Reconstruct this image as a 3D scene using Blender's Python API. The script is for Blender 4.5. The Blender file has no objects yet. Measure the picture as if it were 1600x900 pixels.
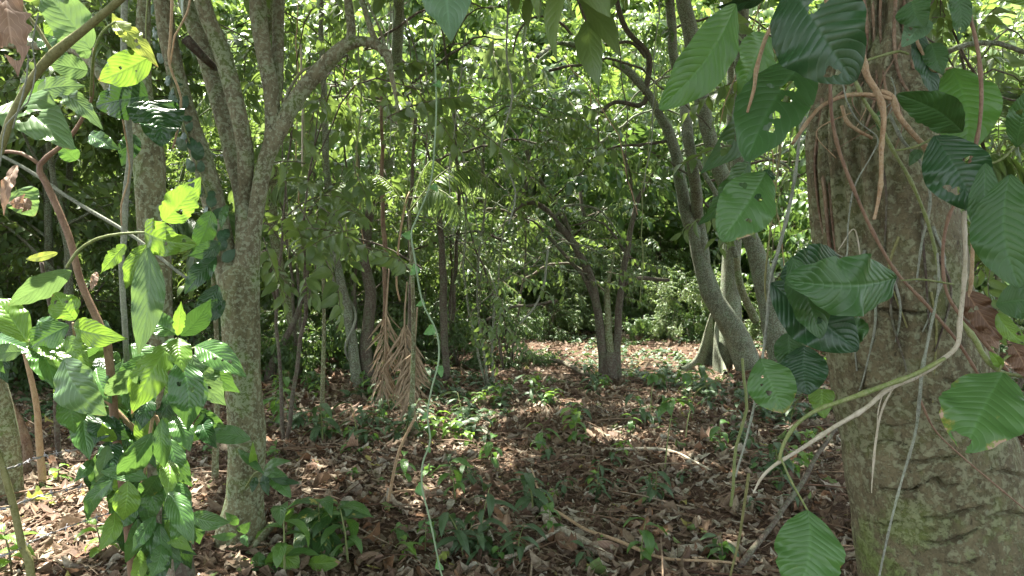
import bpy, math, random
import numpy as np
from math import radians, sin, cos, pi, tan

# ------------------------------------------------------------------ camera, sky, sun, exposure
SC = bpy.context.scene
COL = SC.collection
PITCH = radians(2.0)
CAM = np.array([0.0, 0.0, 1.5])
FPX = 1155.0
cd = bpy.data.cameras.new('camera'); cam = bpy.data.objects.new('camera', cd); COL.objects.link(cam)
cam.location = CAM; cam.rotation_euler = (radians(90) - PITCH, 0, 0)
cd.sensor_width = 36; cd.lens = 36 * FPX / 1600; cd.clip_start = 0.05; cd.clip_end = 500
cd.dof.use_dof = False
SC.camera = cam

SUN = np.array([-0.24, 0.30, 0.92]); SUN /= np.linalg.norm(SUN)      # direction towards the sun
EL = math.asin(SUN[2]); AZ = math.atan2(SUN[0], SUN[1])
W = bpy.data.worlds.new('World'); SC.world = W; W.use_nodes = True
nt = W.node_tree; bg = nt.nodes['Background']
sky = nt.nodes.new('ShaderNodeTexSky'); sky.sky_type = 'NISHITA'; sky.sun_disc = False
sky.sun_elevation = EL; sky.sun_rotation = AZ; sky.dust_density = 2.0; sky.air_density = 1.0
hs = nt.nodes.new('ShaderNodeHueSaturation'); hs.inputs['Saturation'].default_value = .38
nt.links.new(sky.outputs[0], hs.inputs['Color']); nt.links.new(hs.outputs[0], bg.inputs[0]); bg.inputs[1].default_value = 0.13
sl = bpy.data.lights.new('sun', 'SUN'); sl.energy = 5.0; sl.angle = radians(0.6); sl.color = (1.0, 0.95, 0.86)
so = bpy.data.objects.new('sun', sl); COL.objects.link(so)
from mathutils import Vector, Matrix
so.rotation_euler = Vector(SUN.tolist()).to_track_quat('Z', 'Y').to_euler(); so.location = (0, 0, 30)
SC.view_settings.view_transform = 'Standard'; SC.view_settings.look = 'None'
SC.view_settings.gamma = 1.0; SC.view_settings.use_curve_mapping = False
SC.view_settings.exposure = 2.6
SC.render.engine = 'CYCLES'
cy = SC.cycles
cy.max_bounces = 8; cy.diffuse_bounces = 6; cy.glossy_bounces = 2; cy.transmission_bounces = 2
cy.transparent_max_bounces = 4; cy.sample_clamp_indirect = 6.0; cy.caustics_reflective = False; cy.caustics_refractive = False
cy.use_denoising = True
cy.use_adaptive_sampling = True

# ------------------------------------------------------------------ photo helpers
RT = np.array([1.0, 0, 0]); FW = np.array([0, cos(PITCH), -sin(PITCH)]); UP = np.array([0, sin(PITCH), cos(PITCH)])
def ray(px, py): return FW + RT * (px - 800) / FPX + UP * (450 - py) / FPX
def P(px, py, Y):
    d = ray(px, py); return CAM + d * (Y / d[1])
def GP(px, py, z=0.0):
    d = ray(px, py); return CAM + d * ((z - CAM[2]) / d[2])
def proj(p):
    q = p - CAM; f = q @ FW
    return np.stack([800 + FPX * (q @ RT) / f, 450 - FPX * (q @ UP) / f], -1)
def gh(x, y):
    x = np.asarray(x, float); y = np.asarray(y, float)
    return 0.03 * np.sin(x * 1.1 + 0.4) * np.cos(y * 0.9) + 0.018 * np.sin(x * 2.7 + y * 1.9) + 0.01 * np.sin(y * 4.1 - x * 3.3) \
        + 0.012 * np.clip(y - 16, 0, 60)

def fbm(p, seed=0, octv=4, f=1.0):
    r = np.random.RandomState(abs(int(seed))); out = np.zeros(len(p)); a = 1.0
    for _ in range(octv):
        for _ in range(3):
            k = r.normal(size=3); k /= np.linalg.norm(k)
            out += a * np.sin(p @ k * f * 6.28 + r.rand() * 6.28) / 3
        f *= 2.03; a *= 0.55
    return out

# ------------------------------------------------------------------ mesh collecting
class MB:
    def __init__(s): s.v = []; s.f = []; s.uv = []; s.m = []; s.n = 0
    def add(s, v, f, uv=None, m=0):
        v = np.asarray(v, float); f = np.asarray(f, int)
        s.v.append(v); s.f.append(f + s.n); s.uv.append(np.zeros((len(v), 2)) if uv is None else np.asarray(uv, float))
        s.m.append(np.full(len(f), m, int)); s.n += len(v)
        return s
    def arrays(s): return np.concatenate(s.v), np.concatenate(s.f), np.concatenate(s.uv), np.concatenate(s.m)
    def mesh(s, name, mats, off=None):
        v, f, uv, m = s.arrays()
        if off is not None: v = v - np.asarray(off)
        me = bpy.data.meshes.new(name)
        me.vertices.add(len(v)); me.vertices.foreach_set('co', v.astype(np.float32).ravel())
        me.loops.add(f.size); me.loops.foreach_set('vertex_index', f.ravel().astype(np.int32))
        me.polygons.add(len(f)); me.polygons.foreach_set('loop_start', (np.arange(len(f)) * 4).astype(np.int32))
        me.polygons.foreach_set('material_index', m.astype(np.int32))
        ul = me.uv_layers.new(name='UVMap'); ul.data.foreach_set('uv', uv[f.ravel()].astype(np.float32).ravel())
        me.update(calc_edges=True)
        me.polygons.foreach_set('use_smooth', np.ones(len(f), bool))
        for x in mats: me.materials.append(x)
        return me
def link(name, me, parent=None, loc=(0, 0, 0)):
    o = bpy.data.objects.new(name, me); COL.objects.link(o); o.location = [float(a) for a in loc]
    if parent is not None: o.parent = parent
    return o
def tag(o, label=None, cat=None, group=None, kind=None):
    if label: o['label'] = label
    if cat: o['category'] = cat
    if group: o['group'] = group
    if kind: o['kind'] = kind
    return o
def empty(name, loc, label, cat, group=None):
    o = bpy.data.objects.new(name, None); COL.objects.link(o); o.location = [float(a) for a in loc]
    o.empty_display_size = 0.1
    return tag(o, label, cat, group)
def part(name, mb, mats, root):
    """mb holds world coordinates; the part is parented to its thing's empty"""
    if not isinstance(mats, (list, tuple)): mats = [mats]
    return link(name, mb.mesh(name, mats, np.array(root.location)), root)
def solo(name, mb, mats, loc, label, cat, group=None, kind=None):
    if not isinstance(mats, (list, tuple)): mats = [mats]
    return tag(link(name, mb.mesh(name, mats, np.asarray(loc, float)), None, loc), label, cat, group, kind)
def copy_tree(o, loc=None, rz=None, sc=None, label=None, group=None):
    c = o.copy(); COL.objects.link(c)
    if loc is not None: c.location = [float(a) for a in loc]
    if rz is not None: c.rotation_euler = (0, 0, rz)
    if sc is not None: c.scale = (sc, sc, sc)
    if label: c['label'] = label
    if group: c['group'] = group
    for ch in list(KIDS.get(o.name, [])):
        d = ch.copy(); COL.objects.link(d); d.parent = c
    return c
KIDS = {}
def note_kids(root):
    KIDS[root.name] = [o for o in COL.objects if o.parent is root]

# ------------------------------------------------------------------ shapes
def unit(a): a = np.asarray(a, float); return a / (np.linalg.norm(a) + 1e-12)
def smooth_path(pts, rad, step):
    pts = np.asarray(pts, float); rad = np.asarray(rad, float) if np.ndim(rad) else np.full(len(pts), float(rad))
    if len(rad) != len(pts): rad = np.interp(np.linspace(0, 1, len(pts)), np.linspace(0, 1, len(rad)), rad)
    Q = np.vstack([2 * pts[0] - pts[1], pts, 2 * pts[-1] - pts[-2]]); R = np.concatenate([[rad[0]], rad, [rad[-1]]])
    out = []; ro = []
    for i in range(1, len(Q) - 2):
        L = np.linalg.norm(Q[i + 1] - Q[i]); n = max(1, int(round(L / step)))
        t = np.arange(n)[:, None] / n
        a, b, c, d = Q[i - 1], Q[i], Q[i + 1], Q[i + 2]
        out.append(0.5 * ((2 * b) + (c - a) * t + (2 * a - 5 * b + 4 * c - d) * t ** 2 + (-a + 3 * b - 3 * c + d) * t ** 3))
        tt = t[:, 0]; tt = tt * tt * (3 - 2 * tt); ro.append(R[i] * (1 - tt) + R[i + 1] * tt)
    out.append(Q[-2][None]); ro.append(R[-2:-1])
    return np.vstack(out), np.concatenate(ro)
def tube(mb, pts, rad, ns=10, step=0.08, bump=0.0, *a_, nodes=0., **k_): return tube_(mb, pts, rad, ns, step, bump, *a_, nodes=nodes, **k_)
def tube_(mb, pts, rad, ns=10, step=0.08, bump=0.0, seed=0, m=0, wob=0.0, cap=True, bf=3.0, flute=0.0, nodes=0.):
    p, r = smooth_path(pts, rad, step)
    if nodes:
        L = np.concatenate([[0], np.cumsum(np.linalg.norm(np.diff(p, axis=0), axis=1))]) + .01 * np.sin(np.arange(len(p)) * .11)
        r = r * (1 + .32 * np.exp(-(((L / nodes) % 1 - .5) / .10) ** 2))
    if wob: 
        rs = np.random.RandomState(abs(seed) + 7)
        L = np.linspace(0, np.linalg.norm(np.diff(p, axis=0), axis=1).sum(), len(p))
        for ax in range(3):
            p[:, ax] += wob * (np.sin(L * 5.1 + rs.rand() * 6) * .6 + np.sin(L * 12.3 + rs.rand() * 6) * .4) * np.sin(np.linspace(0, pi, len(p))) ** .3
    if cap:
        e = unit(p[-1] - p[-2]) if len(p) > 1 else np.array([0, 0, 1.])
        s0 = unit(p[0] - p[1])
        p = np.vstack([p[0] + s0 * r[0] * .1, p, p[-1] + e * r[-1] * .5, p[-1] + e * r[-1] * .6]); r = np.concatenate([[r[0] * .02], r, [r[-1] * .7, r[-1] * .02]])
    T = np.gradient(p, axis=0); T /= (np.linalg.norm(T, axis=1)[:, None] + 1e-12)
    a = np.array([1., 0, 0]) if abs(T[0][0]) < .9 else np.array([0, 1., 0])
    N = np.zeros_like(p); n = unit(np.cross(T[0], a))
    for i in range(len(p)):
        n = unit(n - T[i] * (n @ T[i])); N[i] = n
    B = np.cross(T, N)
    th = np.arange(ns + 1) / ns * 2 * pi
    dirs = N[:, None] * np.cos(th)[None, :, None] + B[:, None] * np.sin(th)[None, :, None]
    rr = np.repeat(r[:, None], ns + 1, 1)
    V = p[:, None] + dirs * rr[..., None]
    if bump or flute:
        q = V[:, :-1].reshape(-1, 3)
        d = fbm(q * np.array([1, 1, .45]), seed, 4, bf / 6.28 * 2).reshape(len(p), ns) * bump
        if flute: d = d + flute * (np.sin(th[None, :-1] * 5 + seed + p[:, 2:3] * 1.3) * .6 + np.sin(th[None, :-1] * 8 + seed * 2.1) * .4)
        d = np.concatenate([d, d[:, :1]], 1)
        V = p[:, None] + dirs * (rr * (1 + d))[..., None]
    V[:, -1] = V[:, 0]
    k = len(p); i, j = np.meshgrid(np.arange(k - 1), np.arange(ns), indexing='ij')
    # shared seam so that the tube is closed
    idx = lambda I, J: I * ns + (J % ns)
    F = np.stack([idx(i, j), idx(i, j + 1), idx(i + 1, j + 1), idx(i + 1, j)], -1).reshape(-1, 4)
    L = np.concatenate([[0], np.cumsum(np.linalg.norm(np.diff(p, axis=0), axis=1))])
    uv = np.stack([np.repeat(th[None, :-1] / (2 * pi), k, 0), np.repeat(L[:, None], ns, 1)], -1).reshape(-1, 2)
    mb.add(V[:, :-1].reshape(-1, 3), F, uv, m)
    return p, r

def wprof(t, kind):
    if kind == 'ovate': w = np.sin(pi * t ** .72) ** .8 * (1 - .35 * np.clip((t - .7) / .3, 0, 1))
    elif kind == 'acu': w = np.sin(pi * t ** .9) ** .8 * (1 - .55 * np.clip((t - .72) / .28, 0, 1) ** .8)
    elif kind == 'lance': w = np.sin(pi * t ** .85) ** .95
    elif kind == 'obov': w = np.sin(pi * t ** 1.25) ** .8
    elif kind == 'heart': w = np.clip(np.sin(pi * np.clip(t, 0, 1) ** .5), 0, 1) ** .7
    elif kind == 'strap': w = np.clip(np.sin(pi * t), 0, 1) ** .4
    else: w = np.sin(pi * t) ** .75
    return w
def leaf_tpl(nu, nv, kind='ovate', width=.42, fold=.25, arch=.25, curl=0., wave=0., seed=0, rag=0.):
    """unit leaf: base at 0, tip at +Y, normal +Z.  nu faces across (even), nv along."""
    rs = np.random.RandomState(seed)
    t = np.linspace(0, 1, nv + 1); t[0] = .004; t[-1] = .992
    w = wprof(t, kind) * width / 2
    u = np.linspace(-1, 1, nu + 1)
    T, U = np.meshgrid(t, u, indexing='ij')
    Wd = np.repeat(w[:, None], nu + 1, 1)
    if rag:
        for sd in (0, 1):
            e = 1 - rag * np.clip(sum(np.sin(t * f + rs.rand() * 6) * a for f, a in ((9, .5), (23, .4), (51, .3))), 0, 1)
            sel = (u < 0) if sd == 0 else (u > 0)
            Wd[:, sel] *= e[:, None]
    x = Wd * U
    a = arch * 1.6
    # arc along the length: centre line bends down
    if abs(a) > 1e-4:
        yy = np.sin(a * T * 1.0) / a; zz = -(1 - np.cos(a * T)) / a
    else: yy, zz = T.copy(), 0 * T
    z = zz + np.abs(x) * fold - curl * (x ** 2) * 4
    if wave: z = z + wave * np.abs(U) ** 1.5 * (np.sin(T * 17 + rs.rand() * 6 + U * 1.2) + .5 * np.sin(T * 31 + U * 2)) * Wd
    V = np.stack([x, yy, z], -1).reshape(-1, 3)
    i, j = np.meshgrid(np.arange(nv), np.arange(nu), indexing='ij'); n1 = nu + 1
    F = np.stack([i * n1 + j, i * n1 + j + 1, (i + 1) * n1 + j + 1, (i + 1) * n1 + j], -1).reshape(-1, 4)
    uv = np.stack([(U + 1) / 2, T], -1).reshape(-1, 2)
    return V, F, uv

def scatter(mb, tpl, M, T, m=0):
    V, F, uv = tpl
    k = len(T)
    if k == 0: return
    VV = np.einsum('kij,nj->kni', M, V) + T[:, None]
    FF = F[None] + (np.arange(k) * len(V))[:, None, None]
    mb.add(VV.reshape(-1, 3), FF.reshape(-1, 4), np.tile(uv, (k, 1)), m)
def frames(d, up, roll=0):
    """columns x,y(d),z for arrays of directions and approximate up vectors"""
    y = d / np.linalg.norm(d, axis=1)[:, None]
    x = np.cross(y, up); x /= (np.linalg.norm(x, axis=1)[:, None] + 1e-9)
    z = np.cross(x, y)
    c, s = np.cos(roll)[:, None] if np.ndim(roll) else cos(roll), np.sin(roll)[:, None] if np.ndim(roll) else sin(roll)
    x, z = x * c + z * s, z * c - x * s
    return np.stack([x, y, z], -1)

# ------------------------------------------------------------------ materials
class NB:
    def __init__(s, name):
        s.m = bpy.data.materials.new(name); s.m.use_nodes = True; s.t = s.m.node_tree
        s.t.nodes.clear(); s.out = s.t.nodes.new('ShaderNodeOutputMaterial')
    def n(s, typ, ins=None, **kw):
        x = s.t.nodes.new(typ)
        for k, v in kw.items(): setattr(x, k, v)
        for k, v in (ins or {}).items(): s.set(x.inputs[k], v)
        return x
    def set(s, sock, v):
        if hasattr(v, 'links') or isinstance(v, bpy.types.NodeSocket): s.t.links.new(v, sock)
        elif isinstance(v, tuple) and sock.type == 'RGBA': sock.default_value = (*v[:3], 1)
        else: sock.default_value = v
    def math(s, op, a, b=0., c=None, clamp=False):
        x = s.t.nodes.new('ShaderNodeMath'); x.operation = op; x.use_clamp = clamp
        s.set(x.inputs[0], a); s.set(x.inputs[1], b)
        if c is not None: s.set(x.inputs[2], c)
        return x.outputs[0]
    def mix(s, f, a, b, mode='MIX'):
        x = s.t.nodes.new('ShaderNodeMix'); x.data_type = 'RGBA'; x.blend_type = mode
        s.set(x.inputs[0], f); s.set(x.inputs[6], a); s.set(x.inputs[7], b)
        return x.outputs[2]
    def ramp(s, v, lo, hi, a=0., b=1.):
        x = s.t.nodes.new('ShaderNodeMapRange'); x.interpolation_type = 'SMOOTHSTEP'
        for k, q in zip((0, 1, 2, 3, 4), (v, lo, hi, a, b)): s.set(x.inputs[k], q)
        return x.outputs[0]
    def noise(s, scale, vec=None, detail=3., rough=.55, dist=0.):
        x = s.n('ShaderNodeTexNoise', {'Scale': scale, 'Detail': detail, 'Roughness': rough, 'Distortion': dist})
        if vec is not None: s.t.links.new(vec, x.inputs['Vector'])
        return x.outputs[0]

def leaf_mat(name, ca, cb, trans=.35, rough=.4, N=9, k=.3, vein=.3, bump=.3, tcol=None, dmg=0., island=True, blotch=0., spec=.5, dmgcol=(.32, .22, .13)):
    b = NB(name)
    uv = b.n('ShaderNodeUVMap'); uv.uv_map = 'UVMap'
    sp = b.n('ShaderNodeSeparateXYZ', {0: uv.outputs[0]})
    u, v = sp.outputs[0], sp.outputs[1]
    au = b.math('ABSOLUTE', b.math('MULTIPLY_ADD', u, 2., -1.))
    s_ = b.math('SUBTRACT', v, b.math('MULTIPLY', b.math('POWER', au, 1.25), k))
    w = b.math('ABSOLUTE', b.math('SINE', b.math('MULTIPLY', s_, pi * N)))
    oi = b.n('ShaderNodeObjectInfo').outputs['Random']
    if island:
        r = b.n('ShaderNodeNewGeometry').outputs['Random Per Island']
        r = b.math('FRACT', b.math('ADD', r, oi))
    else: r = oi
    tc = b.n('ShaderNodeTexCoord').outputs['Object']
    nz = b.noise(14. if island else 9., tc, 3.)
    col = b.mix(r, ca, cb)
    col = b.mix(b.ramp(nz, .3, .75, 0., .45), col, tuple(c * .6 for c in cb), 'MIX')
    vm = b.math('MAXIMUM', b.ramp(w, .28, .05), b.ramp(au, .09, .02))
    lite = tuple(min(1, c * 2.0 + .03) for c in ca)
    col = b.mix(b.math('MULTIPLY', vm, vein), col, lite)
    if blotch: 
        col = b.mix(b.math('MULTIPLY', b.ramp(b.noise(45., tc, 2.), .6, .68), blotch), col, (.38, .36, .08))
    tcc = tcol or (min(1, ca[0] * 2.1 + .04), min(1, ca[1] * 2.0 + .05), ca[2] * 1.6)
    tr = b.mix(b.math('MULTIPLY', b.math('SUBTRACT', 1., vm), .25), tuple(c * .6 for c in tcc), tcc)
    if dmg:
        e = b.math('ADD', b.math('MULTIPLY', b.math('POWER', v, 4.), .2), b.math('MULTIPLY', b.math('POWER', au, 6.), .07))
        dm = b.ramp(b.math('ADD', b.noise(16., tc, 5., .65), e), .80 - dmg * .1, .82 - dmg * .1)
        halo = b.ramp(b.math('ADD', b.noise(16., tc, 5., .65), e), .74 - dmg * .1, .81 - dmg * .1)
        col = b.mix(b.math('MULTIPLY', halo, .6), col, (.36, .30, .04)); col = b.mix(dm, col, dmgcol)
        tr = b.mix(dm, tr, (.3, .18, .08))
    h = b.math('ADD', b.math('MULTIPLY', b.math('POWER', w, .45), 1.), b.math('MULTIPLY', b.ramp(au, .0, .12), .7))
    h = b.math('ADD', h, b.math('MULTIPLY', nz, .35))
    bp = b.n('ShaderNodeBump', {'Strength': bump, 'Distance': .004, 'Height': h})
    rg = b.math('ADD', b.math('MULTIPLY', nz, .22), rough - .11)
    pr = b.n('ShaderNodeBsdfPrincipled', {'Base Color': col, 'Roughness': rg, 'Specular IOR Level': spec, 'Normal': bp.outputs[0]})
    tl = b.n('ShaderNodeBsdfTranslucent', {'Color': tr, 'Normal': bp.outputs[0]})
    mx = b.n('ShaderNodeMixShader', {0: trans, 1: pr.outputs[0], 2: tl.outputs[0]})
    b.t.links.new(mx.outputs[0], b.out.inputs[0])
    return b.m

def bark_mat(name, c1, c2, lich=(.32, .36, .26), moss=(.07, .10, .025), lamt=.35, mamt=.4, scale=1., bump=.6, rough=.88, zst=.35, spots=0., mossz=None, fiss=0.):
    b = NB(name)
    tc = b.n('ShaderNodeTexCoord').outputs['Object']
    mp = b.n('ShaderNodeMapping', {'Vector': tc, 'Scale': (1, 1, zst)}).outputs[0]
    n1 = b.noise(9. * scale, mp, 5., .65, .4); n2 = b.noise(42. * scale, mp, 4., .6)
    n3 = b.noise(3.1 * scale, tc, 4., .6, .5); n4 = b.noise(26. * scale, tc, 4., .7)
    col = b.mix(b.ramp(n1, .32, .68), c1, c2)
    col = b.mix(b.ramp(n2, .42, .30, 0., .75), col, tuple(c * .35 for c in c1))
    col = b.mix(b.math('MULTIPLY', b.ramp(n3, .48, .66), mamt), col, moss)
    lm = b.math('MULTIPLY', b.ramp(b.math('ADD', n4, b.math('MULTIPLY', n3, .3)), .62, .72), lamt)
    col = b.mix(lm, col, lich)
    if spots:
        vo = b.n('ShaderNodeTexVoronoi', {'Vector': tc, 'Scale': 7. * scale}).outputs[0]
        vo = b.math('ADD', vo, b.math('MULTIPLY', b.math('ADD', n2, n4), .3))
        col = b.mix(b.math('MULTIPLY', b.ramp(vo, .42, .36), spots), col, (.30, .34, .22))
    h = b.math('ADD', b.math('MULTIPLY', n2, .7), b.math('ADD', n1, b.math('MULTIPLY', lm, .5)))
    if fiss:
        m2 = b.n('ShaderNodeMapping', {'Vector': tc, 'Scale': (1, 1, 4.5)}).outputs[0]
        fz = b.noise(2.6, m2, 6., .62, 1.5); fz2 = b.math('ABSOLUTE', b.math('SUBTRACT', fz, .5)); fr = b.ramp(fz2, .0, .012)
        n5 = b.noise(75., tc, 4., .75)
        col = b.mix(b.math('MULTIPLY', b.math('SUBTRACT', 1., fr), fiss), col, tuple(c * .3 for c in c1))
        col = b.mix(b.ramp(n5, .58, .70, 0., .6), col, (.30, .26, .15)); col = b.mix(b.ramp(n5, .40, .30, 0., .6), col, tuple(c * .4 for c in c1))
        h = b.math('ADD', h, b.math('MULTIPLY', n5, .45))
    if mossz:
        z_ = b.n('ShaderNodeSeparateXYZ', {0: tc}).outputs[2]
        mm = b.math('MULTIPLY', b.ramp(z_, mossz[0], mossz[1]), b.ramp(b.math('ADD', n3, b.math('MULTIPLY', n4, .5)), .70, .86))
        col = b.mix(mm, col, (.13, .20, .03)); h = b.math('ADD', h, b.math('MULTIPLY', mm, n2))
    bp = b.n('ShaderNodeBump', {'Strength': bump, 'Distance': .012, 'Height': h})
    pr = b.n('ShaderNodeBsdfPrincipled', {'Base Color': col, 'Roughness': rough, 'Specular IOR Level': .25, 'Normal': bp.outputs[0]})
    b.t.links.new(pr.outputs[0], b.out.inputs[0]); return b.m

def ramp_mat(name, stops, rough=.75, trans=.12, bump=.3, spec=.3, nmix=.5):
    """colour picked per leaf from several stops"""
    b = NB(name)
    r = b.n('ShaderNodeNewGeometry').outputs['Random Per Island']
    cr = b.n('ShaderNodeValToRGB', {0: r}); cr.color_ramp.interpolation = 'CONSTANT'
    el = cr.color_ramp.elements
    while len(el) < len(stops): el.new(.5)
    for e, (p_, c) in zip(el, stops): e.position = p_; e.color = (*c, 1)
    tc = b.n('ShaderNodeTexCoord').outputs['Object']
    nz = b.noise(60., tc, 3.)
    uv = b.n('ShaderNodeUVMap'); uv.uv_map = 'UVMap'
    sp = b.n('ShaderNodeSeparateXYZ', {0: uv.outputs[0]})
    au = b.math('ABSOLUTE', b.math('MULTIPLY_ADD', sp.outputs[0], 2., -1.))
    w = b.math('ABSOLUTE', b.math('SINE', b.math('MULTIPLY', b.math('SUBTRACT', sp.outputs[1], b.math('MULTIPLY', au, .25)), pi * 10)))
    col = b.mix(b.ramp(nz, .3, .7, 0., nmix), cr.outputs[0], (.10, .055, .035), 'MIX')
    col = b.mix(b.math('MULTIPLY', b.ramp(au, .08, .02), .35), col, (.40, .30, .2))
    h = b.math('ADD', b.math('POWER', w, .5), b.math('MULTIPLY', nz, 1.2))
    bp = b.n('ShaderNodeBump', {'Strength': bump, 'Distance': .004, 'Height': h})
    pr = b.n('ShaderNodeBsdfPrincipled', {'Base Color': col, 'Roughness': rough, 'Specular IOR Level': spec, 'Normal': bp.outputs[0]})
    if trans:
        tl = b.n('ShaderNodeBsdfTranslucent', {'Color': col})
        mx = b.n('ShaderNodeMixShader', {0: trans, 1: pr.outputs[0], 2: tl.outputs[0]}); o = mx.outputs[0]
    else: o = pr.outputs[0]
    b.t.links.new(o, b.out.inputs[0]); return b.m

def soil_mat():
    b = NB('forest_soil')
    tc = b.n('ShaderNodeTexCoord').outputs['Object']
    n1 = b.noise(1.3, tc, 5., .6); n2 = b.noise(38., tc, 5., .7); n3 = b.noise(160., tc, 3., .7)
    col = b.mix(b.ramp(n2, .35, .65), (.045, .028, .018), (.12, .075, .05))
    col = b.mix(b.ramp(n1, .5, .7, 0., .5), col, (.06, .07, .025))
    col = b.mix(b.ramp(n3, .55, .7, 0., .6), col, (.30, .21, .15))
    bp = b.n('ShaderNodeBump', {'Strength': .8, 'Distance': .02, 'Height': b.math('ADD', n2, b.math('MULTIPLY', n3, .5))})
    pr = b.n('ShaderNodeBsdfPrincipled', {'Base Color': col, 'Roughness': .95, 'Specular IOR Level': .15, 'Normal': bp.outputs[0]})
    b.t.links.new(pr.outputs[0], b.out.inputs[0]); return b.m

M = {}
M['leafA'] = leaf_mat('foliage_mid_green', (.13, .205, .055), (.075, .135, .042), .38, .34, 8, .35, .2, .25)
M['leafB'] = leaf_mat('foliage_dark_green', (.08, .15, .04), (.055, .11, .035), .36, .34, 8, .35, .2, .3)
M['leafC'] = leaf_mat('foliage_yellow_green', (.16, .25, .06), (.10, .18, .05), .42, .38, 7, .35, .2, .2)
M['leafD'] = leaf_mat('foliage_grey_green', (.15, .22, .085), (.10, .165, .06), .4, .38, 8, .35, .2, .2)
HN = 13
hero = dict(island=False, bump=.35)
M['bright'] = leaf_mat('leaf_lime', (.16, .29, .045), (.11, .22, .035), .36, .30, 10, .35, .35, dmg=.3, **hero)
M['mid'] = leaf_mat('leaf_mid', (.085, .19, .045), (.05, .13, .035), .26, .26, 11, .33, .28, dmg=.2, **hero)
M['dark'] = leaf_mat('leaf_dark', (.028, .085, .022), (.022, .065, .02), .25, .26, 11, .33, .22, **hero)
M['pale'] = leaf_mat('leaf_pale', (.13, .23, .085), (.10, .19, .07), .28, .34, 10, .35, .3, dmg=.3, **hero)
M['yellow'] = leaf_mat('leaf_yellow', (.30, .36, .08), (.24, .32, .06), .28, .45, 11, .33, .35, dmg=.8, **hero)
M['dead'] = leaf_mat('leaf_dead', (.42, .30, .22), (.30, .19, .13), .25, .7, 9, .35, .4, tcol=(.45, .28, .16), **hero)
M['brown'] = leaf_mat('leaf_brown', (.16, .09, .045), (.12, .065, .035), .12, .6, 9, .35, .5, tcol=(.3, .14, .06), **hero)
M['vine'] = leaf_mat('vine_leaf_mid', (.05, .13, .033), (.04, .105, .028), .28, .42, 14, .2, .2, **{**hero, 'bump': .3})
M['vineb'] = leaf_mat('vine_leaf_bright', (.085, .21, .035), (.075, .18, .035), .38, .36, 14, .2, .18, **{**hero, 'bump': .28})
M['vined'] = leaf_mat('vine_leaf_dark', (.026, .078, .026), (.02, .065, .02), .15, .36, 14, .2, .16, **{**hero, 'bump': .3})
M['vines'] = leaf_mat('vine_leaf_spotted', (.085, .19, .05), (.07, .17, .04), .32, .36, 14, .2, .2, dmg=.95, dmgcol=(.42, .30, .2), **{**hero, 'bump': .28})
M['blue'] = leaf_mat('leaf_blue_green', (.14, .25, .14), (.12, .22, .12), .35, .36, 12, .33, .35, **hero)
M['twine'] = leaf_mat('twining_vine_leaf', (.16, .36, .13), (.15, .32, .12), .4, .45, 6, .3, .2, .2, island=False)
M['bark_left'] = bark_mat('bark_lichen_grey', (.12, .108, .062), (.23, .215, .13), (.38, .43, .29), (.11, .15, .045), .55, 1., 2.0)
M['bark_moss'] = bark_mat('bark_mossy', (.095, .088, .045), (.19, .18, .095), (.36, .42, .27), (.10, .145, .035), .5, 1., 2.0)
M['bark_dark'] = bark_mat('bark_dark', (.07, .052, .04), (.12, .095, .07), (.25, .28, .2), (.05, .08, .02), .3, .4, 2.)
M['bark_grey'] = bark_mat('bark_grey_green', (.10, .10, .068), (.18, .185, .12), (.36, .42, .32), (.08, .13, .04), .5, .5, 2.6)
M['bark_right'] = bark_mat('bark_big_trunk', (.088, .074, .040), (.165, .143, .078), (.31, .33, .20), (.10, .125, .035), .45, .6, 2.1, .9, .8, .55, .5, (.98, .5), .01)
M['bark_red'] = bark_mat('bark_fibrous_red', (.12, .07, .045), (.24, .16, .10), (.34, .3, .22), (.1, .1, .04), .25, .2, 3., .8)
M['twig'] = bark_mat('twig_bark', (.09, .075, .05), (.16, .13, .085), (.3, .32, .22), (.08, .12, .03), .3, .4, 5., .4)
M['stem_tan'] = bark_mat('stem_tan', (.30, .19, .10), (.44, .31, .18), (.5, .42, .3), (.25, .22, .08), .3, .3, 7., .5, .6, .4)
M['stem_red'] = bark_mat('stem_red_brown', (.17, .095, .06), (.25, .16, .10), (.36, .26, .18), (.2, .14, .06), .2, .2, 7., .4, .55, .4)
M['stem_green'] = bark_mat('stem_green', (.14, .19, .05), (.22, .25, .09), (.34, .33, .2), (.10, .16, .04), .3, .4, 6., .3, .5, .4)
M['stem_white'] = bark_mat('stem_pale', (.36, .32, .22), (.52, .47, .36), (.55, .5, .4), (.3, .3, .12), .3, .2, 7., .4, .6, .4)
M['stem_grey'] = bark_mat('stem_grey', (.16, .17, .13), (.28, .29, .22), (.38, .42, .34), (.1, .16, .05), .4, .3, 6., .4, .7, .4)
M['olive'] = bark_mat('stem_olive', (.14, .14, .045), (.21, .20, .08), (.3, .3, .14), (.1, .13, .03), .3, .3, 5., .3, .6, .4)
M['log'] = bark_mat('log_pale', (.20, .16, .11), (.36, .31, .23), (.5, .48, .38), (.1, .13, .04), .6, .3, 2., .9)
M['dry_frond'] = bark_mat('dry_frond', (.26, .19, .115), (.38, .29, .19), (.34, .29, .2), (.17, .13, .07), .2, .1, 5., .3, .75)
M['litter'] = ramp_mat('leaf_litter', [(0, (0.213, 0.161, 0.105)), (.16, (0.140, 0.095, 0.058)), (.32, (0.291, 0.242, 0.167)), (.46, (0.112, 0.071, 0.045)), (.58, (0.358, 0.317, 0.236)), (.70, (0.185, 0.132, 0.084)), (.84, (0.437, 0.415, 0.322)), (.90, (0.224, 0.122, 0.062)), (.97, (0.314, 0.293, 0.074)), (.982, (0.123, 0.207, 0.056))])
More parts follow.
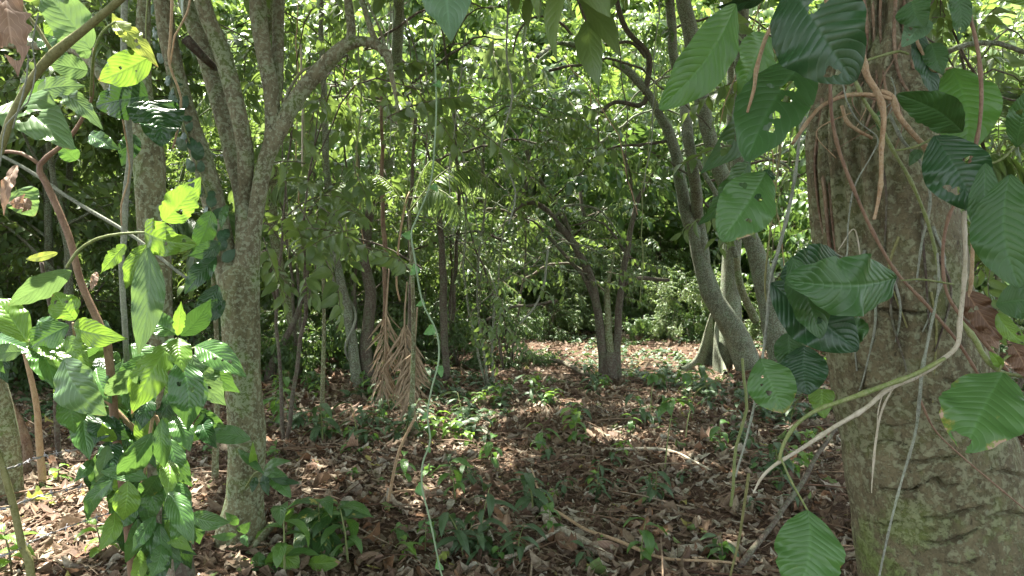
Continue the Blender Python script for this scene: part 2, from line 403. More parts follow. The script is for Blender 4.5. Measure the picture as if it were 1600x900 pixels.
M['fibre'] = ramp_mat('litter_twigs', [(0, (.18, .115, .07)), (.3, (.27, .195, .125)), (.6, (.11, .062, .038)), (.85, (.36, .29, .2))], trans=0.)
M['soil'] = soil_mat()
def wire_mat():
    b = NB('galvanised_wire')
    n = b.noise(90., b.n('ShaderNodeTexCoord').outputs['Object'], 3.)
    pr = b.n('ShaderNodeBsdfPrincipled', {'Base Color': b.mix(n, (.35, .33, .33), (.65, .65, .68)), 'Metallic': .8, 'Roughness': .45})
    b.t.links.new(pr.outputs[0], b.out.inputs[0]); return b.m
M['wire'] = wire_mat()

RNG = np.random.RandomState(11)

# ------------------------------------------------------------------ sun gaps: where the photo shows lit ground and lit leaves
BEAMS = []
def beam(p, r): BEAMS.append((np.asarray(p, float), r))
for px, py, r in ((60, 830, .42), (140, 790, .30), (20, 880, .42), (110, 740, .16), (185, 850, .18), (700, 655, .34), (655, 640, .14), (735, 690, .10), (560, 590, .15),
                  (985, 556, .50), (935, 562, .35), (1035, 548, .40), (860, 560, .2), (905, 585, .2), (1075, 560, .3), (600, 700, .06), (870, 640, .08), (760, 560, .12), (330, 780, .1),
                  (740, 590, .08), (690, 780, .05), (960, 690, .05), (1010, 640, .07), (1000, 566, .3), (960, 550, .3), (820, 720, .05), (500, 760, .05), (540, 640, .07), (430, 690, .06), (1120, 620, .1), (1170, 600, .09)):
    beam(GP(px, py), r)
for px, py, Y, r in ((110, 510, 2.4, .13), (285, 350, 2.3, .12), (285, 545, 2.4, .14), (350, 590, 2.4, .08), (135, 620, 2.3, .10), (200, 560, 2.3, .09), (20, 480, 2.3, .10), (205, 720, 2.4, .10),
                     (190, 120, 2.2, .09), (95, 40, 2.0, .10), (372, 550, 3.8, .05), (540, 480, 9.6, .15), (1110, 540, 10.4, .35), (640, 560, 7, .10), (650, 280, 6.5, .12)):
    beam(P(px, py, Y), r)
def clear_spray(pos, d, s):
    u = d / (np.linalg.norm(d, axis=1)[:, None] + 1e-9) * s[:, None]; ok = np.ones(len(pos), bool)
    for f in (.05, .3, .55): ok &= clear_of_beams(pos + u * f - np.array([0, 0, .1 * f]), .17)
    return ok
def clear_of_beams(p, pad):
    ok = np.ones(len(p), bool)
    for b0, r in BEAMS:
        q = p - b0; t = q @ SUN
        d = np.linalg.norm(q - t[:, None] * SUN, axis=1)
        ok &= ~((d < r + pad) & (t > .4))
    return ok

# ------------------------------------------------------------------ foliage
def spray_tpl(seed, n=11, L=.55, leaf=.13, kind='ovate', nv=3, width=.42, droop=.5):
    """one leafy twig along +Y, as arrays with material 0 = leaf, 1 = twig"""
    rs = np.random.RandomState(seed); mb = MB()
    tp = np.linspace(0, 1, 5)
    pts = np.stack([.05 * np.sin(tp * 4 + seed) * L, tp * L, -.22 * L * tp ** 2], -1)
    tube(mb, pts, [.005, .002], 4, L / 5, m=1, cap=False)
    i = np.arange(n); t = .12 + .88 * i / (n - 1)
    pos = np.stack([np.interp(t, tp, pts[:, a]) for a in range(3)], -1)
    side = np.where(i % 2 == 0, 1., -1.); ang = radians(58) + rs.normal(size=n) * .22
    ang[-1] = .1
    d = np.stack([side * np.sin(ang), np.cos(ang), -np.abs(rs.normal(size=n)) * .35 - droop * .45], -1)
    up = np.stack([rs.normal(size=n) * .35, rs.normal(size=n) * .3, np.ones(n)], -1)
    Mx = frames(d, up, rs.normal(size=n) * .25)
    s = leaf * (1.05 - .35 * np.abs(t - .55)) * (.8 + .4 * rs.rand(n))
    scatter(mb, leaf_tpl(2, nv, kind, width, .28, .45 + .3 * rs.rand()), Mx * s[:, None, None], pos, 0)
    return mb.arrays()
SPR = {}
def sprays(key, **kw):
    SPR[key] = [spray_tpl(100 + i * 7 + len(SPR) * 50, **kw) for i in range(5)]
sprays('mid', n=12, L=.5, leaf=.145, nv=4, width=.42)
sprays('small', n=15, L=.42, leaf=.085, nv=3, width=.46)
sprays('long', n=10, L=.55, leaf=.21, nv=4, kind='lance', width=.32, droop=.8)
sprays('big', n=9, L=.6, leaf=.27, nv=3, width=.44, droop=.4)
def foliage(mb, key, pos, d, up, s, rs):
    for k in range(5):
        sel = np.where(rs.randint(0, 5, len(pos)) == k)[0] if k < 0 else np.arange(len(pos))[k::5]
        if len(sel) == 0: continue
        V, F, uv, m = SPR[key][k]
        Mx = frames(d[sel], up[sel], rs.normal(size=len(sel)) * .3) * s[sel][:, None, None]
        VV = (np.einsum('kij,nj->kni', Mx, V) + pos[sel][:, None])
        FF = (F[None] + (np.arange(len(sel)) * len(V))[:, None, None])
        mb.v.append(VV.reshape(-1, 3)); mb.f.append(FF.reshape(-1, 4) + mb.n); mb.uv.append(np.tile(uv, (len(sel), 1)))
        mb.m.append(np.tile(m, len(sel))); mb.n += len(sel) * len(V)

def make_plant(name, seed, h, nstem, r0, spread, nspr, key, lm, bm, zlo=.25, label='', cat='tree', group=None, size=1., arch=.5, crown='crown', stemname='trunk', step=.25):
    """a woody plant at the origin: stems that fork into limbs, leafy twigs along the limbs"""
    rs = np.random.RandomState(seed); root = empty(name, (0, 0, 0), label, cat, group)
    tb = MB(); anchors = []; adir = []
    for k in range(nstem):
        a = rs.rand() * 6.28 + k * 2.4; sp = spread * (.5 + .7 * rs.rand())
        top = np.array([cos(a) * sp, sin(a) * sp, h * (.75 + .25 * rs.rand())])
        b0 = np.array([cos(a), sin(a), 0]) * r0 * (1.2 if nstem > 1 else 0) + [0, 0, -.08]
        m1 = b0 + (top - b0) * np.array([.15, .15, .38]) + rs.normal(size=3) * .07 * h * .4
        m2 = b0 + (top - b0) * np.array([.45, .45, .72]) + rs.normal(size=3) * .08 * h * .4
        p, r = tube(tb, [b0, m1, m2, top], [r0 * 1.25, r0, r0 * .7, r0 * .25], 9, step, .12, seed + k, wob=.02)
        nl = max(3, int(6 * h / 4))
        for q in range(nl):
            t = zlo + (1 - zlo) * (q + rs.rand()) / nl; i0 = min(len(p) - 2, max(1, int(t * (len(p) - 1))))
            aa = rs.rand() * 6.28; Ln = (.28 + .3 * rs.rand()) * min(h, 5) * (1.15 - .6 * t)
            e = p[i0] + np.array([cos(aa), sin(aa), .25 + .4 * rs.rand()]) * Ln
            mid = (p[i0] + e) / 2 + np.array([0, 0, .12 * Ln]) + rs.normal(size=3) * .05 * Ln
            e = e - [0, 0, arch * Ln * .5]
            lp, lr = tube(tb, [p[i0], mid, e], [max(.006, r[i0] * .5), .008, .004], 5, step, 0, wob=.015, seed=seed + q)
            for z in range(len(lp) // 3, len(lp) - 1): anchors.append(lp[z]); adir.append(unit(lp[z + 1] - lp[z]))
            anchors.append(lp[-1]); adir.append(unit(e - mid))
    anchors = np.array(anchors); adir = np.array(adir)
    ix = rs.randint(0, len(anchors), nspr)
    pos = anchors[ix] + rs.normal(size=(nspr, 3)) * np.array([.16, .16, .12]) * min(1.5, h / 3)
    pos[:, 2] = np.maximum(pos[:, 2], .12)
    out = anchors[ix] * np.array([1, 1, 0]); out /= (np.linalg.norm(out, axis=1)[:, None] + .2)
    d = adir[ix] * .5 + out * .6 + rs.normal(size=(nspr, 3)) * .5; d[:, 2] -= .1
    up = np.array([0, 0, 1.]) + rs.normal(size=(nspr, 3)) * .25
    fb = MB(); foliage(fb, key, pos, d, up, size * (.75 + .5 * rs.rand(nspr)), rs)
    part(stemname, tb, bm, root); part(crown, fb, [lm, M['twig']], root)
    note_kids(root); return root

# ================================================================== SETTING
gx, gy = 240, 260
xs = np.sign(np.linspace(-1, 1, gx)) * np.abs(np.linspace(-1, 1, gx)) ** 2.2 * 70; ys = -12 + (np.linspace(0, 1, gy) ** 1.9) * 120
X, Y = np.meshgrid(xs, ys); Z = gh(X, Y)
i, j = np.meshgrid(np.arange(gy - 1), np.arange(gx - 1), indexing='ij')
mb = MB(); mb.add(np.stack([X, Y, Z], -1).reshape(-1, 3), np.stack([i * gx + j, i * gx + j + 1, (i + 1) * gx + j + 1, (i + 1) * gx + j], -1).reshape(-1, 4))
solo('ground', mb, M['soil'], (0, 0, 0), 'brown forest soil beneath the leaf litter', 'ground', kind='structure')

# ---- leaf litter
rs = np.random.RandomState(5)
lt = [leaf_tpl(4, 6, k, w * .85, f * .6, a, c, .3, s, .05) for s, (k, w, f, a, c) in enumerate([('oval', .45, .25, .35, 0), ('lance', .34, .5, .5, 1), ('obov', .45, -.25, -.3, 1), ('oval', .4, .6, -.35, 0), ('oval', .5, .1, .5, -2), ('lance', .3, -.5, .3, 0), ('obov', .5, -.2, -.5, 2), ('oval', .6, .3, .3, 0)])]
mb = MB()
def lay(n, x0, x1, y0, y1, s0, s1, tilt=.3):
    x = x0 + (x1 - x0) * rs.rand(n); y = y0 + (y1 - y0) * rs.rand(n)
    sel = np.abs(x) < y * .85 + 1.2; x, y = x[sel], y[sel]; n = len(x)
    for k in range(8):
        q = np.arange(n)[k::8]; m_ = len(q); a = rs.rand(m_) * 6.28
        d = np.stack([np.cos(a), np.sin(a), rs.normal(size=m_) * tilt * .6], -1)
        up = np.stack([rs.normal(size=m_) * tilt, rs.normal(size=m_) * tilt, np.ones(m_)], -1)
        s = s0 + (s1 - s0) * rs.rand(m_) ** 1.8
        T = np.stack([x[q], y[q], gh(x[q], y[q]) + .012 + rs.rand(m_) * .035], -1)
        Mx = frames(d, up) * s[:, None, None]
        scatter(mb, lt[k], Mx, T)
lay(46000, -6, 6, 2.2, 8, .03, .115, .12); lay(4200, -5.5, 5.5, 2.2, 9.5, .11, .19, .11); lay(24000, -12, 12, 7.5, 16, .05, .17, .16); lay(9000, -20, 20, 15, 26, .12, .26)
solo('leaf_litter', mb, M['litter'], (0, 0, 0), 'brown and tan dead leaves covering the forest floor', 'leaf litter', kind='stuff')
mb = MB(); n = 60000
x = rs.uniform(-6, 6, n); y = 2.2 + rs.rand(n) ** 1.3 * 9; a = rs.rand(n) * 6.28
d = np.stack([np.cos(a), np.sin(a), rs.normal(size=n) * .12], -1); up = np.stack([rs.normal(size=n) * .3, rs.normal(size=n) * .3, np.ones(n)], -1)
scatter(mb, leaf_tpl(2, 2, 'strap', .026, .8, .5), frames(d, up) * (.05 + .16 * rs.rand(n) ** 2)[:, None, None], np.stack([x, y, gh(x, y) + .03 + rs.rand(n) * .03], -1))
for _ in range(1000):
    x = rs.uniform(-5, 5); y = rs.uniform(2.4, 10); a = rs.rand() * 6.28; L = rs.uniform(.15, .7)
    p0 = np.array([x, y, gh(x, y) + .035]); e = np.array([cos(a), sin(a), rs.normal() * .05]) * L
    tube(mb, [p0, p0 + e * .5 + rs.normal(size=3) * .02 * L + [0, 0, .015], p0 + e], [.0045 * L / .4 + .001, .0015], 4, .09, wob=.006, seed=_)
solo('fallen_twigs', mb, M['fibre'], (0, 0, 0), 'fine brown twigs and dry fibres strewn over the dead leaves', 'twigs', kind='stuff')

# ================================================================== BACKGROUND TREES AND SHRUBS
SHR = 'leafy shrubs of the understorey'; TRE = 'young trees behind the clearing'; FAR = 'tall trees far back in the forest'
protos = {}
def proto(k, *a, **kw): protos[k] = make_plant(*a, **kw); protos[k]['used'] = 0
ML = 'dense shrub of small green leaves in the tangle behind the clearing'
LB = {'s1': 'bushy shrub with mid green pointed leaves in the tangle past the clearing', 's2': 'shrub with small dark glossy leaves in the shade past the clearing',
      's3': 'low spreading shrub with long drooping leaves past the clearing', 's4': 'pale grey green shrub with fine leaves past the clearing',
      't1': 'slim young tree with mid green leaves rising behind the clearing', 't2': 'young tree with yellow green leaves catching the sun behind the clearing',
      't3': 'thin dark leaved tree rising behind the clearing', 't4': 'tree with long drooping leaves rising behind the clearing',
      'f1': 'tall tree with broad leaf crown deep in the forest', 'f2': 'tall yellow green tree deep in the forest'}
proto('s1', 'shrub', 1, 2.2, 4, .022, .9, 260, 'mid', M['leafA'], M['bark_dark'], .1, LB['s1'], 'shrub', SHR, crown='foliage', stemname='stems')
proto('s2', 'shrub', 2, 1.7, 5, .018, .8, 300, 'small', M['leafB'], M['bark_dark'], .08, LB['s2'], 'shrub', SHR, crown='foliage', stemname='stems')
proto('s3', 'shrub', 3, 1.3, 4, .018, .8, 150, 'long', M['leafB'], M['bark_dark'], .1, LB['s3'], 'shrub', SHR, crown='foliage', stemname='stems', size=.8)
proto('s4', 'shrub', 4, 2.4, 4, .02, 1.0, 330, 'small', M['leafD'], M['bark_grey'], .1, LB['s4'], 'shrub', SHR, crown='foliage', stemname='stems', size=1.1)
proto('t1', 'young_tree', 5, 5.5, 2, .05, 1.4, 520, 'mid', M['leafA'], M['bark_grey'], .3, LB['t1'], 'tree', TRE, size=1.1)
proto('t2', 'young_tree', 6, 6.0, 2, .05, 1.6, 520, 'mid', M['leafC'], M['bark_grey'], .3, LB['t2'], 'tree', TRE, size=1.2)
proto('t3', 'young_tree', 7, 5.0, 3, .045, 1.5, 560, 'small', M['leafA'], M['bark_dark'], .28, LB['t3'], 'tree', TRE, size=1.3)
proto('t4', 'young_tree', 8, 5.5, 1, .07, 1.2, 330, 'long', M['leafD'], M['bark_grey'], .3, LB['t4'], 'tree', TRE, size=1.2)
proto('t5', 'young_tree', 15, 4.6, 2, .05, 1.3, 170, 'big', M['leafB'], M['bark_dark'], .25, 'young tree with big dark blades rising behind the clearing', 'tree', TRE, size=.85)
proto('f1', 'tall_tree', 9, 12, 1, .18, 2.5, 680, 'big', M['leafA'], M['bark_grey'], .22, LB['f1'], 'tree', FAR, size=1.5, step=.4)
proto('f2', 'tall_tree', 10, 11, 2, .14, 3.0, 720, 'big', M['leafC'], M['bark_moss'], .2, LB['f2'], 'tree', FAR, size=1.4, step=.4)
SAP = 'airy leafy saplings around the clearing'
proto('p1', 'leafy_sapling', 11, 4.2, 2, .016, .8, 80, 'mid', M['leafA'], M['bark_dark'], .3, 'airy sapling with thin stems and pointed mid green leaves at the edge of the clearing', 'sapling', SAP, crown='foliage', stemname='stems')
proto('p2', 'leafy_sapling', 12, 3.4, 3, .014, .8, 110, 'small', M['leafA'], M['bark_grey'], .3, 'airy sapling with small leaves on wiry stems at the edge of the clearing', 'sapling', SAP, crown='foliage', stemname='stems')
proto('p3', 'leafy_sapling', 13, 4.8, 2, .018, .9, 60, 'long', M['leafD'], M['bark_dark'], .35, 'airy sapling with long drooping leaves at the edge of the clearing', 'sapling', SAP, crown='foliage', stemname='stems')
def put(k, x, y, s=1., rz=None):
    o = protos[k]; rz = RNG.rand() * 6.28 if rz is None else rz
    loc = (x, y, float(gh(x, y)))
    if not o['used']:
        o['used'] = 1; o.location = loc; o.rotation_euler = (0, 0, rz); o.scale = (s, s, s); return o
    c = copy_tree(o, loc, rz, s); return c
rs = np.random.RandomState(21)
def blocks(x, y, h):
    for z in (.6, 1.6, 2.8, 4.2):
        for (px_, py_, r_) in ((985, 556, .7), (935, 562, .5), (1035, 548, .5), (700, 655, .3), (140, 790, .3), (40, 850, .45)):
            g = GP(px_, py_) + SUN * (z / SUN[2])
            if math.hypot(g[0] - x, g[1] - y) < r_ + (.5 if z < 2 else .9): return True
    return False
def row(keys, y0, y1, x0, x1, n, s0, s1, avoid=None):
    for q in range(n):
        y = rs.uniform(y0, y1); x = x0 + (x1 - x0) * (q + .15 + .7 * rs.rand()) / n
        if blocks(x, y, 3.2): continue
        if keys[0][0] == 't' and y < 15.5 and 800 < 800 + FPX * x / y < 1160: continue
        put(keys[rs.randint(len(keys))], x, y, rs.uniform(s0, s1))
# keep the open strips of ground seen in the photo
def clearing(x, y):
    return (-.5 < x < 5.5 and y < 17) or (-4.5 < x < -.5 and y < 10)
row(['s1', 's2', 's3', 's2', 's4'], 11, 13, -8, -.8, 8, .7, 1.0)
row(['s3', 's2'], 8.3, 9.6, -3.8, -1.0, 6, .32, .48)
row(['s3', 's2', 's3'], 9.6, 11, -4.2, .2, 7, .4, .6)
row(['s2', 's1', 's3', 's4'], 11, 12.5, -2.8, 1.6, 6, .6, .85)
row(['s1', 's4', 's2'], 15, 18, .2, 7, 9, .6, .95)
row(['s1', 's2', 's4', 's3'], 13.5, 16, -11, 1.2, 12, .8, 1.15)
row(['s2', 's1', 's4'], 17.5, 20, -12, 12, 17, .9, 1.3)
row(['s3', 's1', 's4', 's2'], 11, 16.5, 5.8, 11, 9, .8, 1.2)
row(['s1', 's4', 's2'], 21, 25, -17, 17, 16, 1.2, 1.8)
STATE = rs.get_state(); row(['s4', 's1', 's3'], 14.8, 16.4, .4, 6.5, 8, .45, .65); row(['p2', 's4', 'p1'], 15.5, 18.5, -1, 8, 9, .7, .9); rs.set_state(STATE)
for q in range(11): put(['s3', 's2', 's4'][q % 3], .3 + q * .55 + .2 * sin(q * 5.), 14.2 + .8 * sin(q * 3.7), .36 + .12 * abs(sin(q * 2.3)), q * 1.9)
row(['s2', 's1', 's3'], 6.5, 10.5, -7.5, -4.2, 7, .6, .95)
row(['t1', 't5', 't2', 't4', 't3'], 12, 15, -9, 9, 9, .8, 1.05)
row(['t2', 't5', 't4', 't3'], 16.5, 19.5, -13, 13, 13, .95, 1.3)
row(['t2', 't1', 't3'], 20, 24, -17, 17, 13, 1.2, 1.6)
row(['t1', 't4', 't3'], 8, 11, -8.5, -5, 4, .8, 1.0)
row(['f1', 'f2'], 25, 29, -22, 22, 11, .9, 1.2)
row(['f2', 'f1'], 31, 36, -30, 30, 12, 1.1, 1.5)
for q, (px_, Y_, k_, s_) in enumerate([(440, 6.2, 'p1', .9), (490, 7.4, 'p2', 1), (540, 8.6, 'p3', 1), (585, 7.8, 'p1', 1), (625, 9.0, 'p2', 1.1), (670, 8.2, 'p3', .95), (765, 8.6, 'p2', 1.0), (790, 10.4, 'p1', 1.0),
        (470, 9.5, 'p1', 1.2), (560, 10.5, 'p1', 1.3), (700, 10.8, 'p3', 1.3), (130, 6.4, 'p1', .9), (310, 5.8, 'p3', .8), (1500, 5.5, 'p1', .9), (1570, 6.5, 'p3', 1.0)]):
    if not blocks((px_ - 800) / FPX * Y_, Y_, 3): put(k_, (px_ - 800) / FPX * Y_, Y_, s_)
# far wood that reads as one mass
mb = MB(); n = 3800
x = rs.uniform(-48, 48, n); z = 17 * rs.rand(n) ** .85; y = 40 + 5 * np.sin(x * .4) + rs.rand(n) * 4 - .15 * z
d = np.stack([rs.normal(size=n), -np.ones(n) * .8, rs.normal(size=n) * .5 - .2], -1); up = np.stack([rs.normal(size=n) * .3, -.6 * np.ones(n), np.ones(n)], -1)
foliage(mb, 'big', np.stack([x, y, z + .4], -1), d, up, 2.6 + 1.6 * rs.rand(n), rs)
solo('distant_woodland', mb, [M['leafA'], M['twig']], (0, 0, 0), 'far wall of green forest foliage closing the view', 'woodland', kind='stuff')

# ================================================================== CANOPY OVERHEAD: trees added to shade the clearing, crowns out of view, gapped for sun patches
def added_shade_crown(mb, cx, cy_, R, z0, z1, n, key='big', size=1., seed=0, pad=.42):
    rs = np.random.RandomState(seed)
    a = rs.rand(n) * 6.28; r = R * np.sqrt(rs.rand(n)); pos = np.stack([cx + r * np.cos(a), cy_ + r * np.sin(a), z0 + (z1 - z0) * rs.rand(n)], -1)
    pos[:, 2] -= (r / R) ** 2 * (z1 - z0) * .3
    # keep the view line free: nothing that would dip into the frame close to the lens
    pr_y = 1.5 + np.maximum(pos[:, 1], 0) * .37 + .35
    pos = pos[(pos[:, 2] > pr_y) | (pos[:, 1] < -1)]; n = len(pos)
    d = rs.normal(size=(n, 3)); d[:, 2] *= .35; up = np.array([0, 0, 1.]) + rs.normal(size=(n, 3)) * .3
    s_ = size * (.8 + .5 * rs.rand(n)); ok = clear_spray(pos, d, s_)  # twigs in a sun beam are dropped, shaping the crown around lit patches
    foliage(mb, key, pos[ok], d[ok], up[ok], s_[ok], rs)
    return mb
def added_shade_tree(name, base, top, r0, R, z0, z1, n, label, mat, seed, lm, size=1.1):
    root = empty(name, (base[0], base[1], 0), label, 'tree', 'tall trees added to shade the clearing')
    rs = np.random.RandomState(seed); tb = MB(); b = np.array([*base, -.1]); t = np.array(top, float)
    tube(tb, [b, b + [0, 0, .5], (b + t) / 2 + [.2, .1, 0], t], [r0 * 1.6, r0 * 1.1, r0 * .85, r0 * .45], 14, .3, .1, seed)
    for k in range(9):
        a = k * 2.4 + seed; e = t + [cos(a) * R * .75, sin(a) * R * .75, rs.uniform(0, .8) * (z1 - z0)]
        s = b + (t - b) * rs.uniform(.72, 1)
        if not clear_of_beams(s + (e - s) * np.linspace(.05, 1, 9)[:, None] + np.array([0, 0, .3]), .22).all(): continue
        tube(tb, [s, (s + e) / 2 + [0, 0, .5], e], [r0 * .4, r0 * .22, .02], 7, .3, .08, k)
    part('trunk', tb, mat, root)
    part('crown', added_shade_crown(MB(), top[0], top[1], R, z0, z1, n, 'big', size, seed), [lm, M['twig']], root)
    return root
for k, (b_, t_, R_) in enumerate([((-5.2, -1.5), (-.8, 2.6, 8.6), 3.8), ((5.6, -1.6), (2.6, 5.0, 9.0), 4.0), ((-9.8, 6.9), (-4.4, 8.6, 9.0), 3.6)]):  # leaning trees added out of view to keep sun off the near ground
    added_shade_tree('added_shade_tree', b_, t_, .16, R_, 7.0, 10.8, 620, ['tall leaning tree added unseen to shade the near litter', 'tall leaning tree added unseen to shade the fanning stems', 'tall leaning tree added unseen to shade the forked tree'][k], M['bark_moss'], 60 + k, M['leafA'])
for k, (b_, t_, R_, z_) in enumerate([((-2.5, 12.6), (-1.4, 9.6, 8.6), 3.6, 7.2), ((4.1, 14.2), (3.0, 11.0, 9.6), 3.8, 8.0)]):  # added sunward so their crowns shade the litter; only trunks reach the view
    added_shade_tree('added_shade_tree', b_, t_, .10, R_, z_, z_ + 3, 520, ['tall slim tree added in the tangle to shade the twining vine', 'tall slim tree added in the tangle to shade the fanning stems'][k], M['bark_grey'], 80 + k, M['leafA'])
for k, (bx, by, R, n) in enumerate([(-3.5, -2.5, 4.2, 680), (2.8, -3.2, 4.4, 680), (7.5, 1.5, 4.2, 620), (-8.5, 2.0, 4.2, 620), (-8.6, 8.5, 4.0, 330), (8.2, 8.0, 4.0, 360)]):  # unseen trees added around the view as sun blockers
    added_shade_tree('added_shade_tree', (bx, by), (bx * .8, by + .3, 8.2), .17, R, 6.6, 10.5, n,
                ['tall unseen tree added to shade the clearing from behind', 'tall unseen tree added for shade behind the viewer with a broad crown', 'tall unseen tree added for shade past the big lichen covered trunk',
                 'tall unseen tree added for shade past the wire fence', 'tall unseen tree added for shade at the far end of the wire fence', 'tall unseen tree added for shade past the buttressed trunk'][k], M['bark_grey'], 40 + k, M['leafA'])

# ================================================================== NAMED TREES
def px_tube(mb, pts, Y, rpx, ns=14, step=.04, **kw):
    """pts in photo pixels (with optional own depth), radius in photo pixels"""
    W3 = []; R3 = []
    for k, p in enumerate(pts):
        y = p[2] if len(p) > 2 else Y; W3.append(P(p[0], p[1], y))
        r = rpx[k] if k < len(rpx) else rpx[-1]; R3.append(r / FPX * y)
    return tube(mb, W3, R3, ns, step, **kw)
def down(px, py, Y, drop=.1):
    """pixel row where a vertical line through (px,py) at depth Y meets the ground"""
    return None
def ground_foot(x, y, sink=.08): return np.array([x, y, float(gh(x, y)) - sink])
def limb_leaves(root, pts, key, n, lm, name='crown', jit=.35, size=1., seed=0, down_=.2, cull=True, minz=None):
    rs = np.random.RandomState(seed); pts = np.asarray(pts); ix = rs.randint(0, len(pts), n)
    pos = pts[ix] + rs.normal(size=(n, 3)) * jit
    if minz is not None: pos = pos[pos[:, 2] > minz(pos)]
    n = len(pos); d = rs.normal(size=(n, 3)); d[:, 2] = d[:, 2] * .3 - down_; up = np.array([0, 0, 1.]) + rs.normal(size=(n, 3)) * .3
    s_ = size * (.7 + .5 * rs.rand(n))
    if cull: ok = clear_spray(pos, d, s_); pos, d, up, s_ = pos[ok], d[ok], up[ok], s_[ok]
    fb = MB(); foliage(fb, key, pos, d, up, s_, rs)
    return part(name, fb, [lm, M['twig']], root)

# --- many stemmed tree at the left
Y0 = 3.85; f = GP(378, 872); base = ground_foot(f[0], Y0)
root = empty('forked_tree', (base[0], Y0, 0), 'lichen grey tree forking into five stems above the leaf litter', 'tree')
def T3(x, y, Y=Y0): return P(x, y, Y)
def px2m(r, Y=Y0): return r / FPX * Y
mb = MB(); k_ = dict(ns=36, step=.03, bump=.07, bf=9)
tube(mb, [base, T3(376, 850), T3(383, 770), T3(386, 690), T3(381, 600), T3(377, 500), T3(374, 430)], [px2m(q) for q in (58, 40, 28, 28, 27, 28, 30)], seed=3, flute=.05, **k_)
part('trunk', mb, M['bark_moss'], root)
stems = [([(362, 470), (350, 400), (338, 330), (318, 260), (295, 190), (268, 90, 3.8), (250, -30, 3.7)], (22, 24, 22, 21, 19, 18, 17)),
         ([(378, 440), (385, 370), (378, 300, 3.95), (362, 240, 4), (350, 190, 4), (330, 110, 4.05), (296, 20, 4.1), (275, -60, 4.1)], (24, 19, 18, 18, 18, 17, 16, 14)),
         ([(380, 320, 3.9), (384, 250, 3.85), (372, 180, 3.8), (350, 90, 3.8), (322, 20, 3.75), (300, -70, 3.7)], (12, 17, 17, 17, 17, 16)),
         ([(388, 470), (394, 400), (400, 330), (415, 250), (440, 195), (470, 145), (505, 105), (540, 72), (575, 66), (604, 84), (612, 120), (622, 175, 3.9)], (20, 17, 16, 17, 17, 16, 15, 13, 10, 9, 5, 3)),
         ([(402, 320), (412, 260), (427, 215), (425, 150), (412, 80), (404, 20), (398, -60)], (12, 14, 17, 15, 15, 16, 15)),
         ([(425, 200, 3.9), (432, 120, 3.95), (434, 40, 4), (438, -60, 4)], (8, 11, 10, 10)),
         ([(546, 70), (548, 35), (538, -40)], (8, 7, 6)), ([(600, 85), (580, 50), (558, -20)], (6, 5, 4)), ([(604, 84), (592, 40), (575, 5)], (3, 2, 2)),
         ([(440, 200), (445, 160), (468, 115), (500, 100)], (3, 3, 2, 1.5)), ([(290, 60, 3.8), (320, 90, 3.9), (345, 115, 4.1)], (10, 8, 5))]
ends = []
for s, (pp, rr) in enumerate(stems):
    mb = MB(); p, r = px_tube(mb, pp, Y0, [a * (.78 if rr[0] > 9 else 1.) for a in rr], 28 if rr[0] > 9 else 12, .03, bump=.09, seed=s + 20, bf=8, wob=.004)
    part('limb', mb, M['bark_left'] if s != 10 else M['bark_dark'], root); ends.append(p[-1])
tops = [e + [q1, q2, q3] for e in ends[:8] for q1, q2, q3 in RNG.uniform((-1.6, -1.2, .3), (1.6, 1.8, 3.4), (7, 3))]
mb = MB()
for e, q in zip([ends[0], ends[1], ends[2], ends[4], ends[5]], tops[::8]):
    tube(mb, [e, (e + q) / 2 + [0, 0, .3], q + [0, 0, .8]], [.045, .03, .01], 8, .15)
part('upper_branches', mb, M['bark_left'], root)
HZ = lambda p: 1.5 + np.maximum(p[:, 1], .5) * .37 + .25
limb_leaves(root, tops, 'mid', 420, M['leafA'], size=1.25, seed=4, jit=.45, minz=HZ)

# --- shingle vine with dark flat leaves climbing the outer stem
vine_path, _ = smooth_path([T3(*q) for q in [(352, 400), (343, 350), (330, 300), (312, 245), (297, 200), (280, 130), (262, 60), (250, 0)]], .1, .06)
root = empty('shingle_vine', vine_path[0], 'dark blue green vine with overlapping leaves pressed flat on the forked tree', 'vine')
mb = MB(); tube(mb, vine_path - [0, .07, 0], .004, 6, .05); part('stem', mb, M['stem_green'], root)
M['shingle'] = leaf_mat('shingle_leaf', (.05, .12, .05), (.032, .085, .035), .1, .4, 6, .3, .15, .3)
mb = MB(); rs = np.random.RandomState(3); n = 34; ii = np.linspace(0, len(vine_path) - 2, n).astype(int)
sd = np.where(np.arange(n) % 2 == 0, 1., -1.)
d = np.stack([sd * .5 - .15, np.zeros(n), .8 + 0 * sd], -1); up = np.stack([.5 * sd, -np.ones(n), np.zeros(n)], -1)
d += rs.normal(size=d.shape) * .22; up += rs.normal(size=d.shape) * .22
for v in range(3):
    scatter(mb, leaf_tpl(6, 8, 'ovate', .62, -.1, .3 + .2 * v, wave=.2, seed=v), frames(d[v::3], up[v::3]) * (.055 + .05 * rs.rand(len(d[v::3])))[:, None, None], (vine_path[ii] + np.stack([sd * .016, -.082 + .01 * rs.rand(n), -.03 + 0 * sd], -1))[v::3])
part('foliage', mb, M['shingle'], root)

